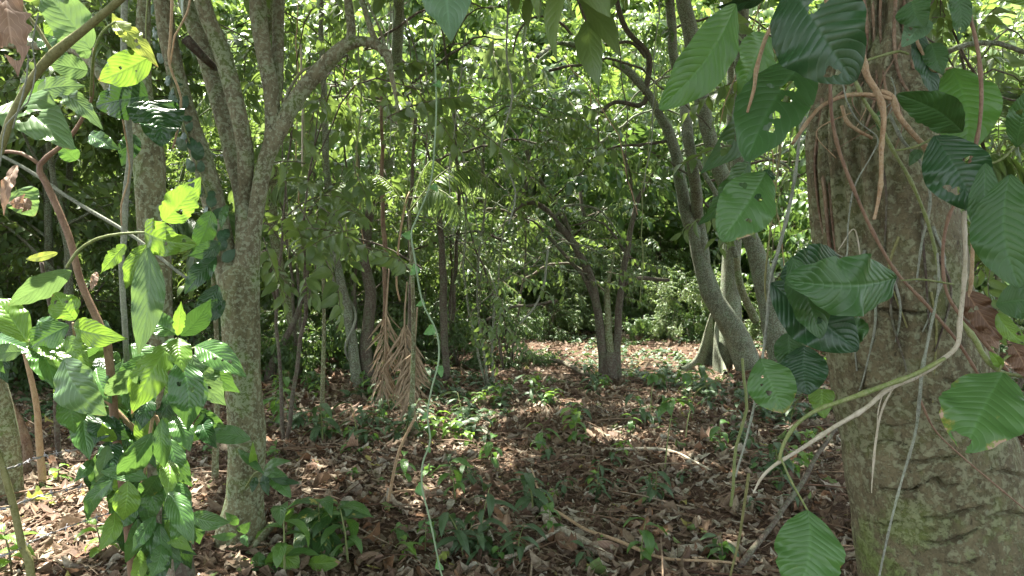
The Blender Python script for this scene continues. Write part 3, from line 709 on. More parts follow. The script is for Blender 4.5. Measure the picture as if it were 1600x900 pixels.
# --- mossy trunk just left of it, carrying the leafy shrub at its foot
Y1 = 3.3; f = P(285, 900, Y1); base = ground_foot(f[0] + .03, Y1)
root = empty('mossy_tree', (base[0], Y1, 0), 'straight moss and lichen covered trunk behind the tall hanging leaf', 'tree')
mb = MB(); tube(mb, [base, T3(284, 920, Y1), T3(276, 800, Y1), T3(268, 700, Y1), T3(255, 600, Y1)], [px2m(q, Y1) for q in (30, 22, 19, 17, 18)], 24, .03, .1, 5, bf=8)
part('lower_trunk', mb, M['bark_dark'], root)
mb = MB(); tube(mb, [T3(256, 620, Y1), T3(248, 500, Y1), T3(240, 400, Y1), T3(235, 330, Y1), T3(232, 250, Y1), T3(228, 200, Y1), T3(222, 100, 3.4), T3(226, -60, 3.5)], [px2m(q, Y1) for q in (19, 23, 24, 22, 23, 19, 12, 10)], 32, .03, .09, 6, bf=8, wob=.006)
part('trunk', mb, M['bark_moss'], root)
mb = MB(); px_tube(mb, [(232, 240, 3.35), (212, 215, 3.35), (195, 180, 3.5), (130, 85, 3.7), (60, 72, 4.1), (-20, 70, 4.3)], Y1, (7, 8, 7, 7, 6, 6), 14, .05, bump=.1, seed=9)
part('limb', mb, M['bark_left'], root)
tops = P(226, -60, 3.5) + RNG.uniform((-1.6, -1, .2), (1, 1.5, 3), (30, 3))
limb_leaves(root, tops, 'mid', 260, M['leafA'], size=1.2, seed=8, jit=.4, minz=HZ)

# --- thin poles and saplings at the left edge
def stick(name, pts, Y, r, mat, label, cat, group=None, ns=10, wob=.004, bump=.06, foot=None, step=.04, kind=None):
    mb = MB(); W3 = [P(p[0], p[1], p[2] if len(p) > 2 else Y) for p in pts]; R3 = [px2m(q * .76, Y) for q in (r if len(r) == len(pts) else np.interp(np.linspace(0, 1, len(pts)), np.linspace(0, 1, len(r)), r))]
    if foot is not None:
        W3.append(ground_foot(W3[-1][0] + foot, W3[-1][1])); R3.append(R3[-1] * 1.15)
    tube(mb, W3, R3, ns, step, bump, len(name) + int(pts[0][0]), wob=wob, bf=10)
    return solo(name, mb, mat, W3[-1], label, cat, group)
stick('hanging_liana', [(196, -40), (193, 60), (194, 120), (203, 230), (197, 300), (194, 380), (193, 470)], 2.6, (6.5, 6), M['stem_grey'], 'straight grey liana hanging just in front of the mossy trunk', 'liana', foot=.05, ns=14)
stick('wispy_liana', [(268, -30), (266, 60), (265, 100), (283, 155), (278, 200), (270, 232)], 2.5, (3, 2.5, 2), M['stem_tan'], 'thin pinkish liana with a loose curled end beside the outer stem', 'liana')
stick('wispy_liana', [(306, -60), (292, 20), (272, 55), (266, 100)], 2.52, (2.2, 1.8), M['stem_tan'], 'short thin liana joining the pinkish curled one near the top', 'liana')
stick('wispy_liana', [(192, 120), (186, 150), (202, 260), (188, 320), (190, 352)], 2.5, (1.8, 1.5), M['stem_tan'], 'thread thin liana twisting round the straight grey liana', 'liana')
stick('leaning_pole', [(2, 243), (60, 278), (110, 310), (180, 352), (230, 385), (300, 440)], 2.9, (3, 4, 3.5, 3), M['stem_grey'], 'bare grey pole slanting down behind the reddish sapling', 'pole', wob=.006)
stick('slanting_liana', [(-40, 290), (0, 235), (15, 190), (50, 125), (85, 85), (130, 50), (190, 0), (240, -50)], 1.9, (9, 8, 8, 8, 11, 8, 8, 8), M['olive'], 'thick olive green liana with a swollen knot slanting across the corner', 'liana', ns=16, wob=.003)
stick('slanting_liana', [(85, 86), (60, 45), (40, 20), (20, -20)], 1.9, (4, 3), M['olive'], 'brown side shoot rising from the knot of the olive liana', 'liana')
stick('reddish_sapling', [(147, 75, 2.4), (145, 130, 2.4), (142, 160), (110, 215), (63, 256), (72, 285), (105, 370), (125, 440), (160, 520), (175, 600)], 2.4, (2, 3, 3, 4, 6, 7, 7, 7, 8, 9), M['stem_red'], 'reddish brown sapling stem with a fork above the slanting pole', 'sapling', foot=.1, ns=12)
stick('reddish_sapling', [(63, 258), (35, 240), (0, 238), (-30, 250)], 2.4, (4, 3), M['stem_red'], 'short reddish side branch reaching past the slanting olive liana', 'sapling')
stick('drooping_stem', [(232, 363), (190, 364), (150, 372), (120, 392), (104, 418)], 2.3, (2, 3, 3.5, 3), M['stem_green'], 'pale green stalk arching down from the two bright holed leaves', 'stem')
stick('thin_green_tendril', [(40, -20), (22, 40), (42, 90), (35, 150), (20, 200)], 1.8, (2, 1.8), M['stem_grey'], 'thin blue green tendril dangling in front of the pink dead leaf', 'tendril')
stick('thin_green_tendril', [(60, 20), (52, 70), (58, 110), (45, 160), (10, 195), (0, 260)], 1.8, (1.6, 1.4), M['stem_grey'], 'wavy tendril crossing behind the slanting olive liana', 'tendril')
stick('wispy_liana', [(233, -40), (229, 20), (228, 60)], 3.0, (2, 1.5), M['stem_green'], 'short green tendril before the mossy trunk top', 'liana')
stick('wispy_liana', [(700, 690), (698, 640)], 3.6, (1.2, 1), M['stem_green'], 'bit of green tendril above the sunlit ferny seedling', 'liana') if False else None
# dark trunks standing at the far left edge
for q, (pp, rr, mt, lb) in enumerate([
        ([(-15, 560), (2, 640), (10, 700)], (18, 21, 24), 'bark_moss', 'mossy trunk cut off by the edge behind the wire fence'),
        ([(25, 500), (48, 590), (58, 640), (62, 690)], (4, 5, 6, 7), 'stem_tan', 'peeling tan stem standing behind the wire fence'),
        ([(-10, 590), (20, 640), (40, 690)], (7, 8, 9), 'bark_red', 'dark red brown stem leaning beside the mossy edge trunk'),
        ([(65, 410), (85, 520), (88, 650)], (4, 5, 5), 'bark_dark', 'thin dark stem behind the lime leaves')]):
    stick('understorey_stem', pp, 4.6 + .3 * q, rr, M[mt], lb, 'tree trunk', foot=.02, ns=14)

# --- the big trunk at the right
Yr = 2.0
cp = [(1378, -140, 2.05), (1384, -40, 2.05), (1385, 40, 2.04), (1376, 130, 2.02), (1371, 220), (1380, 320), (1394, 430), (1408, 530), (1432, 640), (1458, 740), (1482, 840), (1502, 930), (1520, 1020), (1530, 1120), (1540, 1220), (1540, 1300)]
rr = [34, 36, 44, 84, 96, 101, 107, 112, 118, 128, 138, 146, 152, 165, 190, 230]
root = empty('big_tree', (*GP(1540, 1290)[:1], Yr, 0), 'massive lichen spotted trunk with horizontal cracks and clinging vines', 'tree')
tb = MB(); px_tube(tb, cp, Yr, rr, 260, .0045, bump=.028, seed=12, bf=5, flute=.012)
V = tb.v[0]; ns_ = 260; nrow = len(V) // ns_; Vg = V.reshape(nrow, ns_, 3); C = Vg.mean(1)
pp = proj(V); front = (V[:, 1] < np.repeat(C[:, 1], ns_) + .03)
cracks = [([(1352, 487), (1385, 484), (1420, 489), (1452, 492)], 3.0, .010), ([(1405, 722), (1440, 724), (1475, 719), (1500, 712)], 4, .014), ([(1448, 754), (1465, 750), (1478, 764), (1496, 757)], 5, .015),
          ([(1372, 764), (1400, 770), (1428, 765), (1442, 755)], 3, .012), ([(1440, 812), (1470, 812), (1500, 803), (1535, 793)], 4, .014), ([(1438, 847), (1475, 850), (1505, 842), (1528, 826)], 4, .014),
          ([(1340, 610), (1370, 604), (1398, 610)], 3, .006), ([(1470, 590), (1500, 600), (1530, 590)], 3, .008), ([(1350, 700), (1380, 690), (1420, 696)], 2.5, .006), ([(1360, 660), (1400, 668), (1450, 662)], 2.5, .005),
          ([(1500, 660), (1530, 670), (1555, 660)], 3, .008), ([(1460, 880), (1500, 884), (1540, 872)], 3, .008), ([(1540, 740), (1570, 735), (1600, 745)], 3, .008), ([(1330, 560), (1350, 580), (1345, 640)], 3, .006),
          ([(1540, 812), (1580, 800), (1610, 806)], 3, .009), ([(1350, 815), (1385, 822), (1410, 815)], 3, .006), ([(1420, 630), (1440, 622), (1470, 632)], 2.5, .005)]
disp = np.zeros(len(V))
jag = fbm(V, 77, 4, 14) * 2.2
for line, w, dep in cracks:
    l = np.array(line, float); best = np.full(len(V), 1e9); tt = np.zeros(len(V)); nseg = len(l) - 1
    for s in range(nseg):
        a, b_ = l[s], l[s + 1]; ab = b_ - a; t = np.clip(((pp - a) @ ab) / (ab @ ab), 0, 1)
        q = pp - (a + t[:, None] * ab); dd = np.hypot(q[:, 0], q[:, 1] + jag); m_ = dd < best
        best[m_] = dd[m_]; tt[m_] = (s + t[m_]) / nseg
    ww = .8 * w * (np.sin(np.clip(tt, .02, .98) * pi) ** .6)
    disp -= 2.1 * dep * np.exp(-(best / ww) ** 2) * front
    disp += .12 * dep * np.exp(-((best - w * 2.0) / (w * 1.3)) ** 2) * front * (best > w)
# deep folds running up the neck and the shaded side
ang = np.tile(np.arange(ns_) / ns_ * 2 * pi, nrow)
neck = np.clip((260 - pp[:, 1]) / 200, 0, 1)
disp += neck * .014 * np.sin(ang * 9 + V[:, 2] * 2.5)
leftside = np.clip((V[:, 0] - np.repeat(C[:, 0], ns_)) / -.1, 0, 1.2) * np.clip((470 - pp[:, 1]) / 200, 0, 1)
disp += leftside * .012 * np.sin(ang * 26 + V[:, 2] * 2) 
disp += .004 * fbm(V, 31, 5, 1.2) + .0012 * fbm(V * [1, 1, 1.6], 32, 4, 9)
nrm = V - np.repeat(C, ns_, 0); nrm /= (np.linalg.norm(nrm, axis=1)[:, None] + 1e-9)
tb.v[0] = V + nrm * disp[:, None]
part('trunk', tb, M['bark_right'], root)
RC = C
def on_trunk(px, py, off=.0):
    """point on the front of the big trunk seen at that pixel"""
    V_ = tb.v[0]; q = proj(V_); fr = V_[:, 1] < np.repeat(C[:, 1], ns_)
    dd = np.hypot(q[:, 0] - px, q[:, 1] - py) + (~fr) * 1e4
    i_ = dd.argmin(); return V_[i_] + np.array([0, -1., 0]) * off
# aerial roots clasping the left flank of the trunk and the neck
M['clasp'] = M['bark_red']
for q, (pl, r_) in enumerate([([(1268, 150), (1276, 230), (1284, 300), (1292, 370), (1300, 430)], 7), ([(1282, 170), (1288, 240), (1296, 320), (1306, 400)], 6), ([(1262, 200), (1270, 260), (1276, 330), (1288, 395)], 5),
                               ([(1344, -20), (1350, 60), (1340, 120), (1296, 160)], 6), ([(1358, -30), (1362, 60), (1368, 140), (1350, 200)], 5), ([(1376, -30), (1372, 50), (1380, 130), (1392, 170)], 5), ([(1398, -30), (1396, 60), (1404, 120), (1425, 160)], 6), ([(1414, -30), (1410, 50), (1424, 110)], 5),
                               ([(1408, 60), (1398, 90), (1380, 120), (1372, 140)], 3)]):
    mb = MB(); tube(mb, [on_trunk(a, b_, .008) for a, b_ in pl], [px2m(r_ * .5, 1.9), px2m(r_ * .38, 1.9)], 10, .02, .15, q, wob=.004)
    part('clasping_root', mb, M['clasp'], root)
tops = P(1378, -140, 2.05) + RNG.uniform((-2, -1.6, .6), (2.4, 2.4, 4), (40, 3))
mb = MB()
for q in tops[::8]: tube(mb, [P(1378, -130, 2.05), (P(1378, -140, 2.05) + q) / 2 + [0, 0, .3], q], [.06, .035, .012], 8, .15)
part('branches', mb, M['bark_right'], root)
limb_leaves(root, tops, 'mid', 330, M['leafA'], size=1.3, seed=18, jit=.45, minz=HZ)

# --- slanting trees right of the clearing
Ys = 7.6; base = ground_foot(GP(1178, 585)[0], GP(1178, 585)[1]); Ys = base[1]
S = lambda x, y, Y=None: P(x, y, Y or Ys)
root = empty('slanting_tree', (base[0], base[1], 0), 'grey trunk slanting out of the ground and arching over the clearing', 'tree')
r_ = lambda q: px2m(q, Ys)
mb = MB(); tube(mb, [base, S(1166, 560), S(1148, 520), S(1122, 480), S(1100, 430), S(1086, 370), S(1072, 330), S(1064, 285), S(1050, 220), S(1036, 190), S(1018, 155), S(985, 115), S(950, 95), S(905, 72), S(870, 68), S(840, 88, 7.9)], [r_(q) * .82 for q in (27, 25, 22, 20, 16, 13, 12, 11, 10, 9, 8, 7, 6, 5, 4, 3)], 20, .06, .1, 3, bf=5, wob=.01)
part('trunk', mb, M['bark_grey'], root)
for q, (pl, rr) in enumerate([([(1100, 435), (1097, 380), (1092, 340), (1078, 230, 9.2), (1066, 150), (1052, 80), (1046, 0), (1040, -60)], (12, 12, 11, 11, 10, 9, 9, 8)), ([(1122, 480), (1110, 440), (1096, 400)], (12, 12, 10)),
                              ([(1012, 150), (1000, 165), (960, 160), (935, 178), (905, 185)], (6, 5, 4, 3, 2)), ([(1008, 148), (1015, 100), (1005, 75), (975, 40), (960, -20)], (6, 6, 5, 5, 5)), ([(1010, 90), (985, 66), (950, 70), (915, 62)], (4, 3, 3, 2)),
                              ([(1045, 220), (1010, 226), (960, 230), (920, 250)], (3, 3, 2, 1)), ([(905, 72), (880, 40), (840, 25), (810, 50), (800, 100)], (3, 3, 2, 2, 1))]):
    mb = MB(); px_tube(mb, pl, Ys, [a * .8 for a in rr], 14, .06, bump=.1, seed=q, wob=.01, bf=5); part('limb', mb, M['bark_grey'] if q < 2 else M['bark_dark'], root)
pts = [S(x, y) for x, y in ((840, 88), (870, 68), (905, 62), (950, 80), (910, 185), (935, 178), (850, 110), (1000, 60), (960, 0), (1040, -40), (830, 130))]
limb_leaves(root, pts, 'mid', 36, M['leafB'], size=.9, seed=31, jit=.28, cull=False)

base2 = ground_foot(*GP(1232, 600)[:2]); Y2 = base2[1]
root = empty('slanting_tree', (base2[0], base2[1], 0), 'green grey trunk leaning just beside the big lichen spotted trunk', 'tree')
mb = MB(); tube(mb, [base2, P(1215, 540, Y2), P(1205, 480, Y2), P(1188, 420, Y2), P(1168, 360, Y2), P(1140, 300, Y2), P(1112, 230, Y2), P(1096, 150, Y2), P(1080, 60, Y2), P(1060, -40, Y2)], [px2m(q, Y2) * .85 for q in (26, 22, 20, 18, 15, 14, 13, 14, 14, 13)], 20, .06, .1, 8, wob=.01, bf=5)
part('trunk', mb, M['bark_grey'], root)
mb = MB(); px_tube(mb, [(1150, 400), (1158, 450), (1180, 500)], Y2 + .6, (5, 6, 7), 10, .06, bump=.1); part('limb', mb, M['bark_moss'], root)
limb_leaves(root, [P(1060, -60, Y2) + RNG.uniform((-1.5, -1.5, .5), (1.5, 1.5, 2.3)) for _ in range(20)], 'mid', 110, M['leafA'], size=1.2, seed=32, jit=.3)

# --- buttressed trunk
bb = GP(1105, 583); Yb = bb[1]
root = empty('buttressed_tree', (bb[0], bb[1], 0), 'pale trunk with thin plank buttress roots beyond the slanting tree', 'tree')
mb = MB(); tube(mb, [ground_foot(bb[0] + .25, Yb + .4), P(1140, 520, Yb + .4), P(1142, 430, Yb + .4), P(1152, 300, Yb + .4), P(1158, 100, Yb + .4), P(1160, -60, Yb + .4)], [.2, .15, .12, .11, .10, .09], 22, .1, .08, 4)
part('trunk', mb, M['bark_grey'], root)
def buttress(p0, p1, h, th, seed):
    """thin wall from the trunk (p1, height h) down to the toe p0"""
    n = 16; mb_ = MB(); p0 = np.array(p0); p1 = np.array(p1); nrm_ = unit(np.cross(p1 - p0, [0, 0, 1.])); Vv = []
    rs = np.random.RandomState(seed)
    for k in range(n + 1):
        t = k / n; c = p0 + (p1 - p0) * t + nrm_ * .05 * sin(t * 5 + seed); top = h * t ** 1.7 + .05
        m_ = 6
        for s in range(2 * m_ + 1):
            a = s / (2 * m_); side = 1 if a < .5 else -1; hh = 1 - abs(2 * a - 1)
            wd = th * (1.6 - hh) * .6 if s != m_ else 0
            Vv.append(c + nrm_ * side * wd + [0, 0, -.05 + (top + .05) * min(1, hh * 1.02)])
    w_ = 2 * 6 + 1; i_, j_ = np.meshgrid(np.arange(n), np.arange(w_ - 1), indexing='ij')
    mb_.add(Vv, np.stack([i_ * w_ + j_, i_ * w_ + j_ + 1, (i_ + 1) * w_ + j_ + 1, (i_ + 1) * w_ + j_], -1).reshape(-1, 4)); return mb_
for q, (dx, dy, h) in enumerate(((-.6, -.35, .8), (-.15, -.75, .8), (.55, -.5, .7), (.7, .3, .7))):
    c = np.array([bb[0] + .25, Yb + .4, 0]); part('buttress', buttress(c + [dx, dy, gh(c[0], c[1])], c + [dx * .1, dy * .1, 0], h, .045, q), M['bark_grey'], root)

# --- fan of stems in the middle of the clearing
fb_ = GP(952, 596); Yf = fb_[1]
root = empty('coppiced_tree', (fb_[0], Yf, 0), 'dark slender stems fanning out from one stump in the clearing', 'tree')
F3 = [([(940, 600), (940, 540), (932, 470), (920, 430), (895, 380), (865, 340), (838, 318), (812, 322), (795, 345)], (11, 9, 8, 8, 7, 6, 5, 3, 2)),
      ([(965, 600), (963, 540), (968, 480), (975, 420), (985, 360), (998, 310), (1012, 290), (1020, 270)], (11, 8, 7, 6, 5, 4, 3, 2)),
      ([(952, 600), (952, 540), (950, 480), (950, 440), (960, 400)], (9, 8, 6, 4, 2)), ([(938, 500), (925, 460), (905, 425), (870, 385), (840, 350), (815, 340)], (5, 4, 4, 3, 2, 1.5)),
      ([(912, 420), (890, 360), (880, 330), (850, 300)], (3, 2, 2, 1)), ([(975, 445), (1000, 436), (1045, 438)], (4, 4, 3)), ([(993, 330), (985, 280), (975, 240)], (3, 2, 1.5)), ([(930, 560), (915, 530), (935, 545)], (3, 3, 3)), ([(958, 500), (945, 470), (900, 440), (930, 470)], (2, 2, 2, 1))]
for q, (pl, rr) in enumerate(F3[:7]):
    mb = MB(); W3 = [P(x, y, Yf) for x, y in pl]; R3 = [px2m(a * .8, Yf) for a in rr]
    if pl[0][1] == 600: W3[0][2] = -.05
    R3[0] *= .75; tube(mb, W3, R3, 12, .06, .1, q, wob=.012, bf=5); part('stem', mb, M['bark_dark'] if q != 2 else M['bark_moss'], root)
mb = MB(); tube(mb, [ground_foot(fb_[0], Yf), P(953, 560, Yf), P(952, 545, Yf)], [.10, .08, .04], 16, .04, .2, 3); part('stump', mb, M['bark_dark'], root)
pts = [P(x, y, Yf) for x, y in ((812, 322), (838, 318), (800, 345), (850, 300), (1012, 290), (1020, 270), (975, 240), (998, 310), (985, 350), (1045, 438), (815, 340), (880, 330), (1000, 260))]
limb_leaves(root, pts, 'mid', 34, M['leafB'], size=.7, seed=41, jit=.16, cull=False, name='foliage')

# --- slender trunks behind, left of the clearing
for q, (pl, rr, mt, lb) in enumerate([
    ([(470, 585), (460, 520), (444, 450), (432, 390), (425, 340), (428, 200), (420, -20)], (11, 11, 10, 10, 9, 8, 7), 'bark_moss', 'brown leaning trunk seen just past the forked tree'),
    ([(560, 602), (553, 555), (546, 505), (534, 445), (524, 400), (515, 340), (508, 200), (500, -20)], (11, 10, 9, 8, 8, 7, 6, 5), 'bark_grey', 'slender pale trunk wrapped by a vine, lit by a patch of sun'),
    ([(575, 600), (572, 540), (578, 470), (572, 400), (580, 300)], (13, 12, 12, 10, 8), 'bark_dark', 'shadowy trunk close behind the vine wrapped pale one'),
    ([(606, 640), (604, 560), (602, 470), (600, 380), (598, 300), (595, 150)], (3, 3.5, 4, 4.5, 4, 3), 'bark_red', 'thin reddish stem from which a dry palm frond hangs'),
    ([(640, 620), (640, 520), (642, 440), (642, 380), (640, 330), (650, 180)], (3.5, 4, 4.5, 4.5, 4, 3), 'bark_dark', 'thin brown stem beside the wider dry palm frond'),
    ([(697, 600), (695, 530), (692, 450), (690, 380), (684, 250)], (7, 7, 7, 6, 5), 'bark_dark', 'dark trunk behind the pale green twining vine'),
    ([(418, 600), (425, 570), (450, 520), (472, 470), (482, 420), (495, 380)], (9, 8, 6, 5, 4, 3), 'bark_dark', 'dark leaning stem curving behind the forked tree'),
    ([(1208, 655), (1200, 600), (1215, 560)], (6, 5, 4), 'bark_dark', 'dark stub standing under the spotted hanging leaf')]):
    g = GP(pl[0][0], pl[0][1]); Yq = g[1]
    mb = MB(); W3 = [ground_foot(g[0], g[1])] + [P(x, y, Yq) for x, y in pl[1:]]
    tube(mb, W3, [px2m(a * .8, Yq) for a in rr], 14, .07, .1, q + 60, wob=.012, bf=5)
    solo('slender_trunk', mb, M[mt], W3[0], lb, 'tree trunk')
    if q == 1:   # vine spiralling round the pale trunk
        vp = smooth_path(W3, .1, .05)[0]; vp = vp[:int(len(vp) * .45)]; t = np.arange(len(vp)) * .33
        vv = vp + np.stack([np.cos(t), np.sin(t), 0 * t], -1) * px2m(12, Yq)
        mb = MB(); tube(mb, vv, .016, 8, .05); solo('strangling_vine', mb, M['stem_grey'], vv[0], 'grey vine coiled round the slender pale trunk', 'vine')

# ================================================================== big loose leaves
HL = {}
def hero(root, base, tip, w, Yb_, Yt_, mat, kind='ovate', roll=0., arch=.25, fold=.15, wave=.12, corr=0., rag=0., holes=(), seed=None, nlat=15, pet=None, petmat='stem_green', name='leaf', yaw=0., label=None):
    """one large leaf from its base pixel to its tip pixel; own depth at each end"""
    if seed is None: seed = int(abs(base[0] * 7 + base[1] * 3)) % 9973
    rs = np.random.RandomState(seed)
    B = P(base[0], base[1], Yb_); T = P(tip[0], tip[1], Yt_); L = np.linalg.norm(T - B); ax = (T - B) / L
    wm = w * 1.1 / FPX * (Yb_ + Yt_) / 2
    nu, nv = 20, 52
    V, F, uv = leaf_tpl(nu, nv, kind, wm / L, fold, 0, 0, wave, seed, rag)
    U = uv[:, 0] * 2 - 1; t = uv[:, 1]
    V[:, 2] += arch * (np.sin(pi * t) * .5) * 1.0                 # bow that keeps both ends in place
    V[:, 2] -= .10 * np.abs(V[:, 0])** 1.3 
    if corr: V[:, 2] += .45 * corr * wm / L * np.abs(U) ** .35 * (1 - np.abs(U) ** 3) * np.abs(np.sin(pi * nlat * (t - .2 * np.abs(U) ** 1.25)))
    V[:, 0] += .04 * np.sin(t * pi) * rs.normal()
    keep = np.ones(len(F), bool)
    for hu, hv, hr in holes:
        asp = wm / L
        du = (U - hu) * .5 * wprof(np.clip(t, .01, .99), kind) * asp; dv = t - hv; dist = np.hypot(du, dv); rad_ = 1.5 * hr * (1 + .3 * np.sin(np.arctan2(dv, du) * 3 + seed))
        fc = dist[F].mean(1) < rad_[F].mean(1); keep &= ~fc
        touch = np.unique(F[fc]); 
        near = touch[dist[touch] < rad_[touch] * 1.02]; k2 = (rad_[near] / np.maximum(dist[near], 1e-4)); V[near, 0] += du[near] * (k2 - 1); V[near, 1] += dv[near] * (k2 - 1)
    F = F[keep]
    V = V * L
    view = unit(CAM - (B + T) / 2); z = view - ax * (view @ ax); z = unit(z * 1.0 + np.array([0, 0, .0])); z = unit(z - ax * (z @ ax))
    x = np.cross(ax, z); c, s = cos(roll), sin(roll); x, z = x * c + z * s, z * c - x * s
    Wv = V @ np.stack([x, ax, z])
    mb = MB(); mb.add(Wv, F, uv)
    me = mb.mesh(name, [M[mat]]); o = link(name, me, root, B - np.array(root.location) if root is not None else B)
    if label: o['label'] = label
    if pet:
        pm = MB(); tube(pm, [B + ax * L * .02] + [P(*q) for q in pet], [px2m(2.3, Yb_), px2m(2.6, Yb_)], 7, .02)
        part('leaf_stalk', pm, M[petmat], root)
    return o

# ---- shrub and climber leaves at the left
YL = 2.35
shr = empty('broad_leaved_shrub', ground_foot(*GP(262, 1085)[:2], 0), 'broad leaved shrub with a mass of bright glossy leaves beside the wire fence', 'shrub')
sx = P(262, 800, 2.45)
mb = MB(); tube(mb, [np.array([sx[0] + .03, 2.45, -.05]), P(262, 900, 2.45), P(244, 800, 2.45), P(236, 700, 2.45), P(250, 620, 2.42), P(276, 530, 2.38)], [.022, .02, .018, .012, .009, .006], 12, .03, .12, 3, wob=.004); part('stem', mb, M['log'], shr)
mb = MB(); tube(mb, [P(240, 700, 2.45), P(180, 640, 2.42), P(110, 560, 2.4), P(75, 532, 2.38), P(42, 533, 2.36)], [.011, .009, .006, .005, .004], 9, .03, .08, 4); part('branch', mb, M['stem_tan'], shr)
mb = MB(); tube(mb, [P(112, 560, 2.4), P(116, 520, 2.37), P(114, 505, 2.35)], [.005, .004], 8, .03); part('branch', mb, M['stem_tan'], shr)
mb = MB(); tube(mb, [P(276, 530, 2.38), P(300, 545, 2.38), P(330, 530, 2.42)], [.005, .003], 8, .03); part('branch', mb, M['stem_green'], shr)
mb = MB(); tube(mb, [P(255, 690, 2.4), P(240, 650, 2.35), P(225, 745, 2.35), P(205, 790, 2.38)], [.007, .005, .004], 8, .03); part('branch', mb, M['stem_tan'], shr)
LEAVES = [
 # base, tip, width, colour, extras
 ((112, 422), (12, 478), 40, 'pale', dict(roll=.5, arch=.12)), ((42, 535), (-14, 462), 46, 'bright', dict(roll=-.3)), ((34, 549), (-18, 552), 26, 'pale', {}),
 ((117, 500), (84, 456), 42, 'bright', dict(holes=((.3, .55, .03), (-.4, .7, .03)), rag=.25)), ((115, 511), (201, 530), 42, 'bright', dict(roll=-.4, rag=.12)),
 ((108, 508), (44, 545), 44, 'mid', {}), ((68, 535), (110, 586), 36, 'bright', dict(rag=.3, holes=((.1, .4, .03),))), ((105, 525), (142, 574), 32, 'bright', dict(rag=.35)),
 ((50, 545), (86, 610), 44, 'mid', dict(arch=.3)), ((100, 560), (168, 650), 64, 'pale', dict(arch=.3, Y=2.2)),
 ((277, 524), (283, 470), 18, 'bright', dict(rag=.3)), ((283, 525), (330, 466), 34, 'dark', dict(Y=2.5)), ((275, 522), (226, 494), 36, 'mid', dict(Y=2.45)),
 ((278, 528), (287, 582), 36, 'bright', dict(Y=2.25)), ((268, 535), (205, 648), 50, 'bright', dict(rag=.3, Y=2.3, holes=((.5, .6, .03),))), ((215, 575), (163, 618), 34, 'pale', dict(Y=2.3)),
 ((282, 560), (294, 674), 54, 'mid', dict(Y=2.25, holes=((-.2, .45, .025), (.4, .35, .02)))), ((300, 555), (354, 634), 48, 'pale', dict(rag=.3, holes=((.3, .5, .03), (-.1, .6, .02)))), ((305, 540), (386, 590), 40, 'mid', dict(holes=((.3, .5, .015), (-.2, .7, .015), (.1, .6, .012)))),
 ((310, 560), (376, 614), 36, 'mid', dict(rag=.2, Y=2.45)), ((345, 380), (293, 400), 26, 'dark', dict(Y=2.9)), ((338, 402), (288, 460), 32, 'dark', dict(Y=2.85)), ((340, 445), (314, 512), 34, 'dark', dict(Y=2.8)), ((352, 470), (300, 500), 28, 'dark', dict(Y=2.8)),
 ((118, 596), (91, 662), 32, 'mid', {}), ((108, 612), (116, 678), 42, 'mid', dict(arch=.35, Y=2.25)), ((168, 650), (148, 695), 36, 'dark', {}), ((232, 615), (218, 674), 28, 'dark', {}),
 ((253, 654), (257, 732), 26, 'mid', dict(kind='lance', Y=2.22)), ((237, 676), (183, 744), 38, 'mid', dict(kind='lance', Y=2.18, arch=.3)), ((270, 650), (297, 706), 32, 'mid', {}), ((145, 718), (115, 754), 18, 'mid', {}),
 ((168, 695), (149, 754), 24, 'pale', {}), ((230, 748), (156, 738), 26, 'mid', dict(Y=2.28)), ((176, 750), (137, 814), 24, 'mid', dict(Y=2.2, kind='lance')), ((200, 752), (192, 814), 36, 'bright', dict(Y=2.2)),
 ((262, 718), (262, 778), 28, 'bright', {}), ((248, 742), (222, 776), 32, 'mid', {}), ((264, 768), (303, 852), 34, 'mid', dict(Y=2.22, kind='lance')), ((179, 800), (154, 862), 26, 'bright', dict(Y=2.25)),
 ((243, 806), (206, 864), 22, 'mid', {}), ((298, 805), (362, 816), 27, 'mid', {}), ((392, 686), (314, 684), 27, 'mid', dict(Y=3.4)), ((312, 640), (354, 668), 22, 'mid', dict(Y=2.6)),
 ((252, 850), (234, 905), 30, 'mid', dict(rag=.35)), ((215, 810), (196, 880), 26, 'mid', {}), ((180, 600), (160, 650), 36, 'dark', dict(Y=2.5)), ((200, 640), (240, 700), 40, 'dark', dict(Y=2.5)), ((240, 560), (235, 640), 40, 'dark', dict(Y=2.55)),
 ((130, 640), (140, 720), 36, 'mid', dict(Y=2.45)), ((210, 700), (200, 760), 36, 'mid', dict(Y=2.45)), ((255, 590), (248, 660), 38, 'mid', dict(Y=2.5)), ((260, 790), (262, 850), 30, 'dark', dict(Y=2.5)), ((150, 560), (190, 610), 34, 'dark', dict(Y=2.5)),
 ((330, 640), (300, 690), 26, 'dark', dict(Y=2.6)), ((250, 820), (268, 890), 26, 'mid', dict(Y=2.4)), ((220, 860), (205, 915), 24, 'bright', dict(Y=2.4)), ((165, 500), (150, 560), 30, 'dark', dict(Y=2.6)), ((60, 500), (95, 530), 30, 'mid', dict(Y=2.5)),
 ((176, 690), (160, 660), 24, 'bright', dict(Y=2.35)), ((232, 700), (218, 640), 26, 'bright', dict(Y=2.4)), ((278, 700), (300, 650), 26, 'mid', dict(Y=2.5)),
]
rf = np.random.RandomState(4)
for q in range(92):
    t0 = rf.rand(); cx_ = np.interp(t0, [0, .4, 1], [150, 215, 240]) + rf.normal() * np.interp(t0, [0, .4, 1], [75, 52, 34]); cy_ = 520 + t0 * 330
    a_ = rf.normal() * .42; L_ = rf.uniform(52, 92)
    LEAVES.append(((cx_, cy_), (cx_ + sin(a_) * L_, cy_ + cos(a_) * L_ * .9), rf.uniform(26, 40), rf.choice(['mid', 'mid', 'dark', 'bright', 'dark', 'mid']), dict(Y=rf.uniform(2.38, 2.62))))
